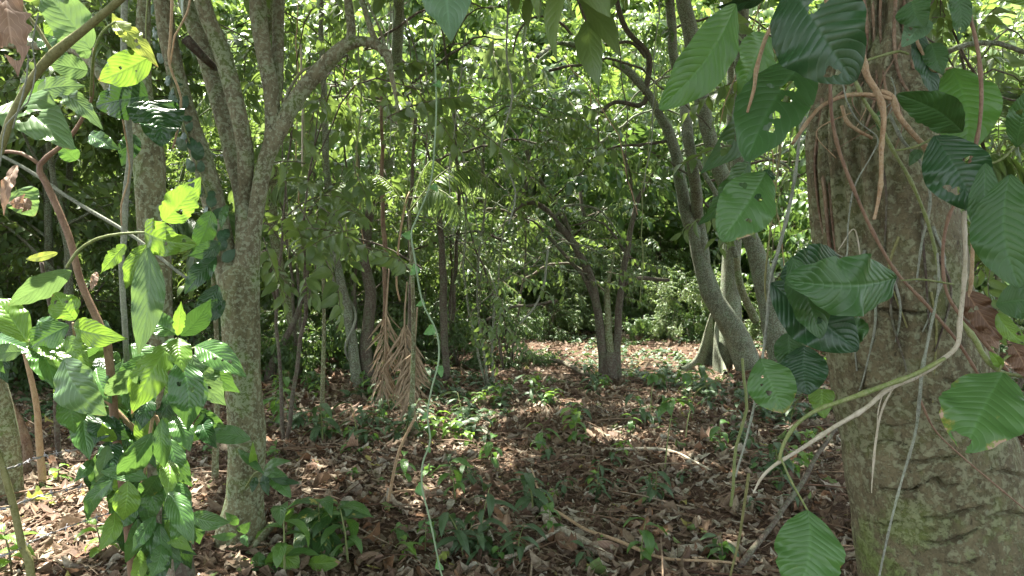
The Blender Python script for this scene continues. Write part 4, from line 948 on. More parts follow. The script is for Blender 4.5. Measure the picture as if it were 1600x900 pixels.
for k, (b_, t_, w_, c_, kw) in enumerate(LEAVES):
    kw = dict(kw); y_ = kw.pop('Y', YL); rs = np.random.RandomState(k)
    kw.setdefault('roll', rs.uniform(-.5, .5)); kw.setdefault('arch', rs.uniform(.15, .35)); kw.setdefault('kind', 'acu' if k % 3 else 'lance')
    hero(shr, b_, t_, w_, y_, y_ - rs.uniform(-.03, .10), c_, wave=.10, corr=.035, nlat=10, **kw)
# upper left climbers
clm = empty('climbing_shrub', P(147, 75, 2.4), 'climber with pale holed leaves and a dangling pinkish dead leaf above the fence', 'vine')
mb = MB(); tube(mb, [P(142, 150, 2.3), P(144, 110, 2.25), P(148, 78, 2.2), P(160, 50, 2.2), P(180, 34, 2.2)], [.005, .004, .003], 8, .03); part('stem', mb, M['stem_green'], clm)
mb = MB(); tube(mb, [P(228, 362, 2.3), P(255, 345, 2.3), P(262, 340, 2.3)], [.004, .003], 8, .03); part('stem', mb, M['stem_green'], clm)
UPL = [((142, 77), (56, -22), 58, 'pale', 2.1, dict(roll=.2)), ((138, 91), (112, 62), 20, 'pale', 2.2, {}), ((137, 110), (72, 98), 34, 'pale', 2.2, {}), ((58, 142), (134, 134), 32, 'pale', 2.3, dict(rag=.2)),
       ((8, -12), (28, 120), 50, 'dead', 1.7, dict(rag=.3, wave=.5, fold=.5, holes=((.2, .75, .05),))), ((20, 158), (116, 234), 76, 'pale', 2.0, dict(kind='heart', holes=((.1, .25, .035), (-.1, .42, .03), (.35, .4, .045)), arch=.2)),
       ((235, 88), (153, 126), 46, 'bright', 2.3, dict(holes=((.2, .5, .015), (-.3, .3, .012), (.3, .4, .012)))), ((178, 34), (248, 106), 28, 'yellow', 2.25, dict(rag=.35, holes=((.3, .6, .02), (0, .5, .02), (.3, .3, .02)))),
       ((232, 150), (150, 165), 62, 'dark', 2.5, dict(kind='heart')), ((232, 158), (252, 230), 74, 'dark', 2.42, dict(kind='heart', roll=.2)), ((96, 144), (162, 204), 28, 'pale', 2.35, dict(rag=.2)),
       ((140, 210), (190, 235), 24, 'mid', 2.6, {}), ((28, 296), (54, 338), 46, 'pale', 2.1, dict(kind='heart')), ((27, 258), (6, 338), 16, 'dead', 2.05, dict(wave=.5, rag=.3)), ((50, 320), (12, 318), 22, 'dead', 2.1, dict(wave=.6)),
       ((256, 346), (314, 276), 46, 'bright', 2.25, dict(rag=.25, holes=((.3, .3, .03), (-.4, .8, .03)))), ((226, 362), (308, 382), 54, 'bright', 2.22, dict(kind='heart', rag=.15, holes=((.2, .5, .02), (-.3, .8, .02)))),
       ((230, 382), (196, 452), 28, 'bright', 2.3, {}), ((231, 386), (216, 555), 44, 'pale', 2.2, dict(kind='lance', arch=.1)), ((196, 382), (158, 426), 22, 'bright', 2.4, dict(rag=.3)), ((150, 425), (142, 455), 10, 'dead', 2.4, dict(wave=.6)),
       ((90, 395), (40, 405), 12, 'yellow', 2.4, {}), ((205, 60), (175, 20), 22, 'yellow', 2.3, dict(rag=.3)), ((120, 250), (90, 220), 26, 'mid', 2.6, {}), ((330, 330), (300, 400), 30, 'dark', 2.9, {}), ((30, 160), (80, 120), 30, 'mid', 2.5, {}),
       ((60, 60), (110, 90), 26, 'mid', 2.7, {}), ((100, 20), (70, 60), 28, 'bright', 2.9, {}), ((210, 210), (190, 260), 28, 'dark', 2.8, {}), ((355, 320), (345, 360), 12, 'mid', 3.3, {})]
for k, (b_, t_, w_, c_, y_, kw) in enumerate(UPL):
    kw = dict(kw); rs = np.random.RandomState(k + 200); kw.setdefault('roll', rs.uniform(-.35, .35)); kw.setdefault('arch', rs.uniform(.1, .25)); kw.setdefault('wave', .18)
    hero(clm, b_, t_, w_, y_, y_ - rs.uniform(-.03, .06), c_, corr=.03, nlat=9, **kw)
o = hero(None, (690, -60), (705, 66), 80, 1.5, 1.42, 'blue', roll=.1, arch=.1, fold=.3)
o.name = 'dangling_leaf'; tag(o, 'single pale blue green leaf dangling point down at the top edge', 'leaf')

# ---- the climber on the big trunk
root = empty('broad_leaf_climber', P(1345, 100, 1.62), 'large leaved climber on the massive trunk with ribbed leaves and dangling roots', 'vine')
YV = 1.5
def vstem(pts, Y, r, mat, name='aerial_root', ns=10, wob=.003):
    mb = MB(); px_tube(mb, pts, Y, [q_ * .68 for q_ in r], ns, .009, nodes=.075 + .02 * (int(pts[0][0]) % 3), bump=.14, seed=int(pts[0][0]), wob=wob, bf=14); return part(name, mb, M[mat], root)
vstem([(1284, -25), (1296, 8), (1322, 40), (1345, 82), (1354, 118), (1372, 150), (1379, 185), (1375, 235), (1374, 290), (1366, 342)], 1.45, (5, 6, 7, 7, 7, 7, 6, 5, 4.5, 3), 'stem_tan', ns=14)
vstem([(1232, -20), (1212, 28), (1196, 62), (1182, 110), (1178, 140), (1168, 175)], 1.4, (5, 5, 5, 4.5, 4, 3), 'stem_tan')
vstem([(1240, -20), (1228, 20), (1218, 48), (1211, 66), (1212, 82)], 1.38, (6, 6, 6, 7, 3), 'stem_tan')
vstem([(1297, 126), (1299, 180), (1310, 235), (1335, 300), (1365, 365), (1400, 425), (1450, 480), (1500, 540), (1538, 600)], 1.6, (3.5, 3.5, 3.5, 3.5, 3.5, 3.5, 3.5, 3.5, 3), 'stem_red')
vstem([(1505, -20), (1515, 25), (1527, 80), (1532, 140), (1530, 190), (1523, 232)], 1.45, (4, 4, 4.5, 4.5, 4, 4), 'stem_red')
vstem([(1523, 228), (1500, 300), (1480, 340), (1472, 390), (1478, 450), (1500, 490), (1535, 530), (1575, 580)], 1.6, (4, 3.5, 3.5, 3.5, 3.5, 4, 4, 3.5), 'stem_red')
vstem([(1258, 182), (1250, 205), (1243, 260), (1232, 320), (1215, 390), (1205, 430), (1196, 520), (1185, 600), (1168, 680), (1150, 745)], 1.7, (3, 3, 3.5, 4, 4, 3.5, 3, 3, 2.5, 2), 'stem_grey', 'hanging_stem')
vstem([(1222, 205), (1208, 330), (1196, 440), (1200, 480)], 1.75, (2, 2, 2.5, 2), 'olive', 'hanging_stem')
vstem([(1238, 225), (1262, 190), (1285, 165), (1320, 150), (1350, 148), (1375, 150), (1392, 155)], 1.62, (4, 4.5, 4.5, 4.5, 5, 5, 4), 'stem_tan', 'stem', 12)
vstem([(1376, 142), (1395, 152), (1405, 180), (1425, 205), (1450, 232), (1462, 250)], 1.62, (5, 6, 6, 6, 6, 5), 'stem_tan', 'stem', 12)
vstem([(1332, 120), (1350, 160), (1370, 190), (1395, 235), (1425, 285), (1450, 345), (1464, 400), (1468, 440)], 1.63, (4, 4, 4.5, 4, 4, 3.5, 3, 3), 'stem_green', 'stem')
vstem([(1315, 165), (1322, 190), (1340, 205), (1362, 216)], 1.68, (4, 4, 4, 4), 'stem_tan', 'stem')
vstem([(1390, 180), (1410, 220), (1435, 250), (1452, 300), (1450, 340), (1440, 380), (1432, 440)], 1.68, (4, 3.5, 3, 3, 3, 2.5, 2), 'stem_grey', 'stem')
vstem([(1465, 395), (1466, 450), (1452, 520), (1440, 580), (1436, 620), (1428, 680), (1405, 760), (1388, 830), (1372, 910)], 1.55, (2.5, 2.5, 3, 4, 4, 3, 2.5, 2.5, 2.5), 'stem_grey')
vstem([(1507, 330), (1508, 400), (1505, 450), (1500, 500), (1496, 540), (1470, 565), (1430, 592), (1390, 608), (1350, 640), (1300, 668), (1250, 700), (1210, 725), (1190, 745), (1177, 770)], 1.5, (4, 4, 4.5, 5, 5, 5, 5, 6, 5, 5, 4.5, 4, 4, 2), 'stem_white', ns=14)
vstem([(1476, 560), (1430, 585), (1385, 602), (1330, 622), (1280, 640), (1248, 662), (1228, 690), (1218, 718)], 1.49, (4, 5, 5.5, 5.5, 5, 4.5, 4, 3.5), 'stem_green', 'stem', 12)
vstem([(1220, 716), (1236, 752), (1262, 798)], 1.49, (3, 2.5, 2.5), 'stem_green', 'leaf_stalk')
vstem([(1519, 340), (1520, 400), (1518, 445), (1512, 470)], 1.6, (3.5, 4, 4, 4), 'stem_tan', 'stem')
vstem([(1500, 500), (1522, 530), (1535, 555), (1560, 580), (1610, 590)], 1.52, (4, 6, 6, 5, 4), 'stem_green', 'stem', 12)
vstem([(1400, 600), (1380, 640), (1370, 690), (1362, 770)], 1.52, (1.6, 2, 2.5, 1.2), 'stem_white')
vstem([(1380, 612), (1372, 640), (1370, 675)], 1.5, (1, 1.2, 1), 'stem_white')
vstem([(1436, 620), (1460, 670), (1500, 710), (1560, 760), (1620, 810)], 1.62, (2.5, 2, 2, 2, 2), 'stem_red')
vstem([(1316, 130), (1322, 160), (1340, 190), (1370, 215), (1362, 240), (1335, 290), (1325, 350), (1322, 400), (1305, 395)], 1.6, (2, 1.8, 1.8, 1.5, 1.5, 1.5, 1.5, 1.5, 1), 'stem_grey', 'tendril')
vstem([(1344, 400), (1332, 360), (1310, 390)], 1.72, (1.5, 1.5, 1), 'stem_white', 'tendril')
vstem([(1408, 438), (1440, 436), (1490, 444)], 1.55, (2, 2, 2), 'stem_green', 'leaf_stalk')
vstem([(1420, 85), (1408, 78), (1370, 88), (1345, 98)], 1.58, (3, 3, 3), 'stem_green', 'leaf_stalk')
vstem([(1488, 105), (1458, 110), (1450, 95), (1432, 60)], 1.6, (2.5, 3, 3), 'stem_tan', 'leaf_stalk')
vstem([(1460, 214), (1430, 228), (1400, 235)], 1.6, (3, 3, 2.5), 'stem_green', 'leaf_stalk')
vstem([(1545, 256), (1570, 240), (1600, 200)], 1.5, (2.5, 2.5), 'stem_green', 'leaf_stalk')
vstem([(1560, 580), (1566, 560), (1590, 545)], 1.5, (3, 3, 3), 'stem_green', 'leaf_stalk')
for q in range(8):
    rs = np.random.RandomState(q + 500); y0 = 120 + q * 8; x0 = 1330 + rs.rand() * 90
    vstem([(x0, y0), (x0 + rs.normal() * 25, y0 + 30), (x0 + rs.normal() * 35, y0 + 60 + 40 * rs.rand())], 1.68 + .1 * rs.rand(), (1.5, 1.2, .8), rs.choice(['stem_tan', 'stem_grey', 'stem_red']), 'tendril', 6)
for q in range(10):
    rs = np.random.RandomState(q + 530); x0 = 1350 + rs.rand() * 130; y0 = 240 + rs.rand() * 260
    a = [on_trunk(x0, y0, .004), on_trunk(x0 + rs.normal() * 14, y0 + 60, .005), on_trunk(x0 + rs.normal() * 22, y0 + 130 + rs.rand() * 60, .004)]
    mb = MB(); tube(mb, a, [.004, .003, .002], 6, .02, wob=.005, seed=q); part('tendril', mb, M[rs.choice(['bark_dark', 'stem_grey', 'olive'])], root)
VL = [((1150, 6), (1029, 172), 74, 'vineb', 1.35, 1.28, dict(kind='oval', roll=.35, arch=.12, corr=.03, nlat=13)), ((1232, -28), (1336, 130), 128, 'vined', 1.3, 1.22, dict(kind='oval', roll=-.15, arch=.15)),
      ((1200, 55), (1152, 158), 66, 'vineb', 1.65, 1.62, dict(roll=.6)), ((1262, 92), (1166, 254), 100, 'vine', 1.48, 1.36, dict(roll=-.2, kind='oval', rag=.12, holes=((-.15, .35, .03), (-.3, .48, .02), (-.25, .62, .02), (-.3, .72, .022), (.35, .4, .015)))),
      ((1208, 112), (1093, 272), 66, 'vine', 1.58, 1.5, dict(roll=.55)), ((1172, 250), (1090, 352), 50, 'vine', 1.62, 1.6, dict(roll=.7, rag=.35)), ((1200, 265), (1168, 330), 44, 'vined', 1.66, 1.64, dict(roll=-.8)),
      ((1197, 269), (1126, 378), 80, 'vines', 1.48, 1.42, dict(roll=.05, kind='oval', nlat=15)), ((1196, -4), (1118, 12), 26, 'vined', 1.4, 1.4, dict(roll=.8)),
      ((1424, 2), (1446, 44), 48, 'vine', 1.55, 1.53, dict(kind='heart')), ((1440, 28), (1409, 74), 38, 'blue', 1.58, 1.56, dict(kind='heart')), ((1430, 50), (1466, 162), 36, 'vined', 1.62, 1.6, dict(roll=.7)), ((1454, 68), (1474, 118), 32, 'vine', 1.6, 1.58, {}),
      ((1492, -14), (1498, 66), 30, 'vine', 1.45, 1.45, dict(roll=.4)), ((1486, 106), (1507, 244), 84, 'vineb', 1.62, 1.55, dict(kind='oval', roll=.1, corr=.05, nlat=17)), ((1504, 206), (1401, 146), 54, 'vine', 1.5, 1.45, dict(kind='oval', rag=.15)),
      ((1460, 212), (1528, 330), 84, 'vined', 1.48, 1.42, dict(roll=.15, kind='oval')), ((1540, 254), (1552, 402), 46, 'vine', 1.38, 1.36, dict(kind='oval', roll=.3)), ((1578, 272), (1594, 452), 84, 'vine', 1.32, 1.28, dict(kind='oval', roll=-.1, arch=.08)),
      ((1588, 230), (1614, 136), 40, 'vine', 1.4, 1.36, dict(kind='oval')), ((1650, -10), (1545, -6), 34, 'bright', 1.5, 1.5, {}),
      ((1312, 402), (1218, 432), 66, 'vined', 1.68, 1.64, dict(kind='oval', corr=.02)), ((1236, 402), (1283, 530), 62, 'vine', 1.56, 1.52, dict(kind='oval', roll=.5)),
      ((1400, 434), (1224, 438), 88, 'vine', 1.5, 1.42, dict(kind='oval', corr=.09, wave=.25, nlat=13, arch=.18, roll=-.1, rag=.1)), ((1204, 442), (1342, 548), 84, 'vined', 1.62, 1.55, dict(kind='oval', corr=.10, wave=.15, nlat=15, arch=.12, roll=.2)),
      ((1288, 508), (1358, 516), 56, 'vine', 1.6, 1.58, dict(rag=.4, kind='oval', wave=.5, holes=((.1, .4, .05),))), ((1256, 540), (1262, 617), 66, 'vined', 1.75, 1.72, dict(kind='oval')), ((1232, 520), (1236, 590), 40, 'vine', 1.78, 1.76, {}),
      ((1188, 560), (1226, 646), 68, 'vines', 1.62, 1.58, dict(kind='oval', roll=.2)), ((1284, 608), (1288, 654), 36, 'bright', 1.8, 1.78, dict(kind='heart', rag=.1)),
      ((1568, 582), (1506, 708), 112, 'vines', 1.42, 1.36, dict(kind='oval', roll=-.15, rag=.1, wave=.1, holes=((.35, .9, .05),), arch=.1)), ((1510, 455), (1566, 532), 40, 'brown', 1.6, 1.58, dict(wave=.4)), ((1525, 500), (1560, 545), 30, 'dead', 1.62, 1.6, dict(wave=.5)), ((1582, 538), (1604, 594), 34, 'brown', 1.5, 1.5, dict(wave=.4)),
      ((1558, 490), (1612, 542), 24, 'bright', 1.5, 1.46, {}), ((1556, 476), (1630, 472), 54, 'vine', 1.55, 1.5, dict(kind='oval', corr=.05)), ((1262, 797), (1243, 930), 96, 'vines', 1.48, 1.42, dict(kind='oval', rag=.1, arch=.12)), ((1560, 345), (1536, 300), 30, 'vined', 1.7, 1.7, {}),
      ((1565, 575), (1545, 548), 14, 'bright', 1.5, 1.5, {}), ((1440, 235), (1420, 260), 16, 'vine', 1.62, 1.62, {}), ((1380, 170), (1372, 205), 14, 'vine', 1.66, 1.66, {})]
LBL = {0: 'smooth bright blade leaf hanging clear of the trunk', 7: 'ribbed leaf with a brown scorched tip', 3: 'leaf riddled with holes', 23: 'strongly corrugated leaf held sideways'}
for k, (b_, t_, w_, c_, yb_, yt_, kw) in enumerate(VL):
    kw = dict(kw); rs = np.random.RandomState(k + 900); kw.setdefault('corr', .045); kw.setdefault('roll', rs.uniform(-.3, .3)); kw.setdefault('arch', .12); kw.setdefault('nlat', 16); kw.setdefault('wave', .1)
    if k % 3 == 1 and 'holes' not in kw: kw['holes'] = [(rs.uniform(-.6, .6), rs.uniform(.3, .85), rs.uniform(.012, .03)) for _ in range(3)]
    kw.setdefault('rag', .07 if k % 2 else 0.)
    hero(root, b_, t_, w_, yb_, yt_, c_, label=LBL.get(k), **kw)

# ---- twining pale green vine hanging in the middle
root = empty('twining_vine', P(688, 900, 3.4), 'pale mint green twining vine with small leaves hanging free down the middle of the clearing', 'vine')
tw = [(678, 60), (680, 130), (679, 220), (674, 285), (652, 340), (643, 365), (650, 410), (662, 470), (682, 515), (684, 560), (672, 610), (667, 650), (672, 690), (660, 725), (659, 765), (668, 800), (680, 850), (690, 892), (696, 915)]
mb = MB(); W3 = [P(a, b_, 2.9 - .0004 * b_) for a, b_ in tw]; W3.append(W3[-1] + [0, 0, -.15]); tube(mb, W3, .0032, 8, .02, wob=.006); part('stem', mb, leaf_mat('mint_stem', (.27, .37, .22), (.23, .33, .18), .1, .5, 3, .1, .1, .1, island=False), root)
for a, b_, c, d_, w_ in ((643, 365, 628, 366, 14), (680, 130, 690, 138, 12), (662, 470, 650, 478, 10), (678, 512, 662, 522, 16), (684, 572, 690, 590, 12), (667, 645, 658, 655, 9), (666, 700, 672, 708, 9), (660, 762, 648, 768, 22), (668, 815, 674, 822, 9), (688, 880, 680, 888, 18), (651, 415, 640, 430, 14), (674, 290, 684, 300, 12)):
    hero(root, (a, b_), (c, d_), w_, 2.85, 2.83, 'twine', kind='heart', arch=.2, fold=.4, roll=.4)

# ================================================================== lianas and thin branches in the tangle
rs = np.random.RandomState(77)
k = 0
for (pl, Y_, r_, mt, lb) in [
    ([(795, 0), (790, 80), (800, 150), (785, 230), (805, 300), (795, 350)], 5.0, (2, 1.6), 'stem_grey', 'thread like liana with round leaves trailing left of the arching branch'),
    ([(640, 300), (630, 340), (618, 430), (625, 470)], 7, (2, 2), 'stem_tan', 'dry tan stalk reaching up from the dry palm fronds'),
    ([(560, 40), (562, 150), (556, 260), (548, 330)], 5, (1.5, 1.5), 'stem_green', 'thin green liana dropping beneath the arched limb'),
    ([(470, 70), (474, 180), (472, 260)], 5, (2, 1.8), 'stem_white', 'pale straight liana beside the arched limb'),
    ([(856, 390), (850, 440), (835, 480), (812, 506)], 8.5, (2.5, 2), 'stem_grey', 'pale looped tendril beside the fanning stems'),
    ([(760, 500), (800, 480), (830, 478), (870, 470)], 9.5, (3, 3), 'bark_dark', 'low dark branch lying across the undergrowth'),
    ([(650, 650), (620, 720), (603, 790), (600, 800)], 4.4, (3, 3.5), 'stem_tan', 'straw coloured stalk leaning out of the litter by the twining vine'),
    ([(1170, 740), (1155, 830), (1140, 905)], 3.3, (3, 2.5), 'olive', 'mossy thin stem slanting up beside the scorched bottom leaf'),
    ([(1160, 560), (1165, 640), (1150, 700), (1142, 790)], 3.6, (3, 3), 'stem_green', 'pale vertical shoot left of the spotted hanging leaf'),
    ([(1480, 82), (1510, 70), (1560, 66), (1610, 84)], 4.5, (6, 6, 5, 5), 'bark_grey', 'mossy branch crossing behind the upper ribbed leaf'),
    ([(1500, 75), (1525, 120), (1560, 150), (1605, 160)], 5, (3, 2), 'bark_dark', 'thin dark branch below the mossy crossing branch'),
    ([(420, 200), (470, 170), (520, 150), (600, 160)], 7, (3, 2), 'bark_moss', 'thin mossy branch crossing behind the arched limb'),
    ([(480, 330), (520, 300), (640, 310), (720, 290)], 8, (2, 2), 'bark_dark', 'thin dark branch above the palm leaf'),
    ([(500, 375), (560, 372), (620, 395), (660, 420)], 7.5, (2, 2), 'bark_dark', 'thin dark branch arching over the dry palm fronds'),
    ([(440, 392), (400, 395), (380, 400)], 6.5, (5, 5), 'bark_moss', 'short thick branch behind the forked tree'),
    ([(1090, 250), (1130, 330), (1150, 400)], 8.4, (5, 6), 'bark_grey', 'straight mossy pole between the slanting trunks')]:
    stick('thin_branch', pl, Y_, r_, M[mt], lb, 'branch', wob=.01, step=.08)
LI = 'fine lianas dangling in the tangle'
for q in range(26):
    x0 = rs.uniform(430, 1260); Y_ = rs.uniform(5.5, 11); y0 = rs.uniform(-60, 120); y1 = y0 + rs.uniform(200, 420); c = rs.normal() * 40
    stick('fine_liana', [(x0, y0), (x0 + c * .5 + rs.normal() * 8, y0 * .6 + y1 * .4), (x0 + c, y1)], Y_, (1.3, 1.1), M[['stem_grey', 'bark_dark', 'stem_green', 'stem_tan'][q % 4]], 'hair thin liana dangling straight through the tangle of leaves', 'liana', LI, ns=5, wob=.03, step=.15)
BR = 'dark bare branches in the tangle'
for q in range(24):
    x0 = rs.uniform(420, 1260); Y_ = rs.uniform(8, 15); y0 = rs.uniform(60, 460); L_ = rs.uniform(100, 260) * (1 if rs.rand() < .5 else -1); b_ = rs.normal() * 60
    stick('bare_branch', [(x0, y0), (x0 + L_ * .35, y0 - 35 + b_ * .2), (x0 + L_ * .7, y0 - 35 + b_ * .6), (x0 + L_, y0 + b_)], Y_, (3.2, 2.5, 1.2), M[['bark_dark', 'bark_grey', 'bark_dark'][q % 3]], 'dark bare branch arching through the tangle of leaves', 'branch', BR, ns=7, wob=.04, step=.15)

# ================================================================== palms
def frond(mb, base, tip, sag, nl, ll, lw, m=0, seed=0, hang=.75, twist=0.):
    rs = np.random.RandomState(seed); base = np.array(base, float); tip = np.array(tip, float)
    t = np.linspace(0, 1, 9)[:, None]; pts = base + (tip - base) * t + np.array([0, 0, 1.]) * sag * np.sin(t * pi)
    L = np.linalg.norm(tip - base); tube(mb, pts, [.009 * L, .003 * L], 5, L / 10, m=1)
    tt = np.linspace(.15, 1, nl); c = np.stack([np.interp(tt, t[:, 0], pts[:, a]) for a in range(3)], -1)
    dd = np.gradient(c, axis=0); dd /= np.linalg.norm(dd, axis=1)[:, None]
    sideb = np.cross(dd, [0, 0, 1.] if abs(dd[0][2]) < .9 else [0, 1., 0]); sideb /= np.linalg.norm(sideb, axis=1)[:, None]
    for sgn in (-1, 1):
        d = dd * .62 + sideb * sgn * .8 + rs.normal(size=dd.shape) * .07; d[:, 2] -= hang
        up = np.cross(sideb, dd) + rs.normal(size=dd.shape) * .15; up = np.where((up[:, 2:3] < 0), -up, up)
        s = ll * (np.sin(np.clip(tt, .1, .97) * pi * .92 + .15) ** .6) * (.9 + .2 * rs.rand(nl))
        tp = leaf_tpl(2, 4, 'lance', lw, .3, .5)
        scatter(mb, tp, frames(d, up) * s[:, None, None], c, m)
def palm(name, px, py, Y_, fr, label, mat, ll=.28, nl=24, lw=.12, ground=True):
    c = P(px, py, Y_); foot = ground_foot(c[0], c[1], 0.)
    root = empty(name, foot, label, 'palm')
    tb_ = MB(); tube(tb_, [foot - [0, 0, .05], (foot + c) / 2 + [.03, 0, 0], c], [.025, .018, .014], 8, .1); part('stem', tb_, M['bark_moss'], root)
    for k, (dx, dy, sag, dY) in enumerate(fr):
        mb_ = MB(); frond(mb_, c, P(px + dx, py + dy, Y_ + dY), sag, nl, ll, lw, 0, k + int(px)); part('frond', mb_, [M[mat], M['stem_green']], root)
palm('palm', 640, 330, 6.5, [(150, -20, .35, .3), (95, 25, .25, -.4), (-110, -10, .3, .2), (60, -50, .3, .5)], 'green feather palm spreading fronds over the dry hanging ones', 'leafA', .30, 36, .075)
palm('palm', 500, 318, 7.5, [(-105, -5, .2, -.3), (90, 10, .25, .3), (30, 40, .2, -.4)], 'feather palm with short pale leaflets behind the forked tree', 'leafD', .26, 20, .15)
palm('palm', 330, 380, 5, [(-60, -30, .1, -.3), (50, -30, .15, .3), (-30, 40, .1, -.2), (20, 60, .1, .2)], 'dark ferny palm half hidden behind the mossy trunk', 'leafB', .26, 18, .16)
palm('palm', 1560, 240, 6, [(-90, -40, .2, -.3), (70, -40, .2, .3), (-40, 60, .1, -.2), (40, 60, .1, .2), (0, -110, .1, 0)], 'feather palm glimpsed beside the massive trunk', 'leafA', .3)
# dry fronds hanging upside down
for k, (bx, by, tx, ty, Y_, wd, lb) in enumerate([(604, 478, 597, 612, 7.0, .27, 'dry pinkish palm frond hanging straight down from the reddish stem'), (632, 500, 636, 615, 6.9, .31, 'wider dry palm frond hanging beside the narrow one'), (648, 540, 640, 640, 6.8, .26, 'small dry frond tip trailing onto the litter')]):
    B = P(bx, by, Y_); T = P(tx, ty, Y_ - .1); mb = MB()
    n = 46; tt = np.linspace(.02, 1, n) ** .9; c = B + (T - B) * tt[:, None]; tube(mb, [P(bx + 4, by - 60, Y_), B, (B + T) / 2 + [.01, -.02, 0], T], [.008, .009, .007, .003], 6, .05)
    rs = np.random.RandomState(k)
    for sgn in (-1, 1):
        d = np.tile(unit(T - B) * .9, (n, 1)) + np.array([sgn * .5, -.1, 0]) + rs.normal(size=(n, 3)) * .19; up = np.array([.3 * sgn, -1, .2]) + rs.normal(size=(n, 3)) * .4
        scatter(mb, leaf_tpl(2, 5, 'lance', .055, .5, .35, seed=k), frames(d, up) * (wd * (.8 + .4 * rs.rand(n)) * np.where(tt > .9, .6, 1) * np.where(rs.rand(n) < .16, .35, 1))[:, None, None], c)
    solo('dry_palm_frond', mb, M['dry_frond'], B, lb, 'palm frond')

# ================================================================== seedlings
def seedling(seed, h, n, ls, key, lm, whorl=False, width=.4, droop=.2, nstem=1):
    rs = np.random.RandomState(seed); root = empty('seedling', (0, 0, 0), 'seedling', 'seedling'); sb = MB(); fb = MB()
    for s in range(nstem):
        a0 = rs.rand() * 6.28; lean = np.array([cos(a0), sin(a0), 0]) * h * (.15 if nstem == 1 else .45); top = np.array([0, 0, h * (1 if s == 0 else rs.uniform(.5, .9))]) + lean
        tube(sb, [[0, 0, -.03], top * [.4, .4, .55], top], [.0045 + .004 * h, .002], 6, .05)
        i_ = np.arange(n); t = (.93 + .07 * rs.rand(n)) if whorl else np.linspace(.3, 1, n)
        pos = np.stack([top[a] * t for a in range(3)], -1) * np.stack([t, t, np.ones(n)], -1) ** .5; an = i_ * 2.4 + rs.normal(size=n) * .3 + seed
        el = rs.uniform(-.1, .75, n) - droop * (1 - t)
        d = np.stack([np.cos(an) * np.cos(el), np.sin(an) * np.cos(el), np.sin(el)], -1); up = np.stack([rs.normal(size=n) * .2, rs.normal(size=n) * .2, np.ones(n)], -1)
        for v in range(3):
            q = i_[v::3]
            if len(q): scatter(fb, leaf_tpl(4, 7, key, width, .3, .7 + .25 * v, wave=.15, seed=v), frames(d[q], up[q]) * (ls * (.65 + .5 * rs.rand(len(q))))[:, None, None], pos[q])
    part('stem', sb, M['stem_green'] if seed % 2 else M['twig'], root); part('foliage', fb, lm, root); note_kids(root); root['used'] = 0; return root
M['sd1'] = leaf_mat('seedling_green', (.10, .21, .04), (.06, .14, .035), .35, .35, 9, .35, .3, .4)
M['sd2'] = leaf_mat('seedling_dark', (.065, .125, .045), (.045, .09, .035), .25, .45, 9, .35, .25, .4)
M['sd3'] = leaf_mat('seedling_lime', (.17, .30, .04), (.12, .23, .04), .4, .35, 9, .35, .3, .4)
M['sdv'] = leaf_mat('seedling_speckled', (.06, .14, .035), (.05, .12, .03), .3, .4, 9, .35, .3, .4, blotch=.9)
SD = {'a': seedling(1, .22, 8, .16, 'oval', M['sd1'], width=.38), 'b': seedling(2, .12, 7, .14, 'lance', M['sd2'], width=.28), 'c': seedling(3, .45, 9, .17, 'obov', M['sd1'], True, .42), 'd': seedling(4, .10, 6, .09, 'ovate', M['sd1'], width=.5),
      'e': seedling(5, .28, 10, .17, 'lance', M['sd2'], width=.26, nstem=2), 'f': seedling(6, .16, 8, .12, 'ovate', M['sd3'], width=.45), 'g': seedling(7, .2, 9, .15, 'ovate', M['sdv'], width=.42, nstem=3), 'h': seedling(8, .08, 5, .07, 'oval', M['sd3'], width=.5)}
def sow(k, px, py, s, label, group=None, lift=0.):
    g = GP(px, py); loc = (g[0], g[1], float(gh(g[0], g[1])) + lift); rz = (px * 13.7 + py) % 6.28
    o = SD[k]
    if not o['used']:
        o['used'] = 1; o.location = loc; o.rotation_euler = (0, 0, rz); o.scale = (s, s, s); o['label'] = label
        if group: o['group'] = group
    else:
        c = copy_tree(o, loc, rz, s, label, group)
        if not group and 'group' in c: del c['group']
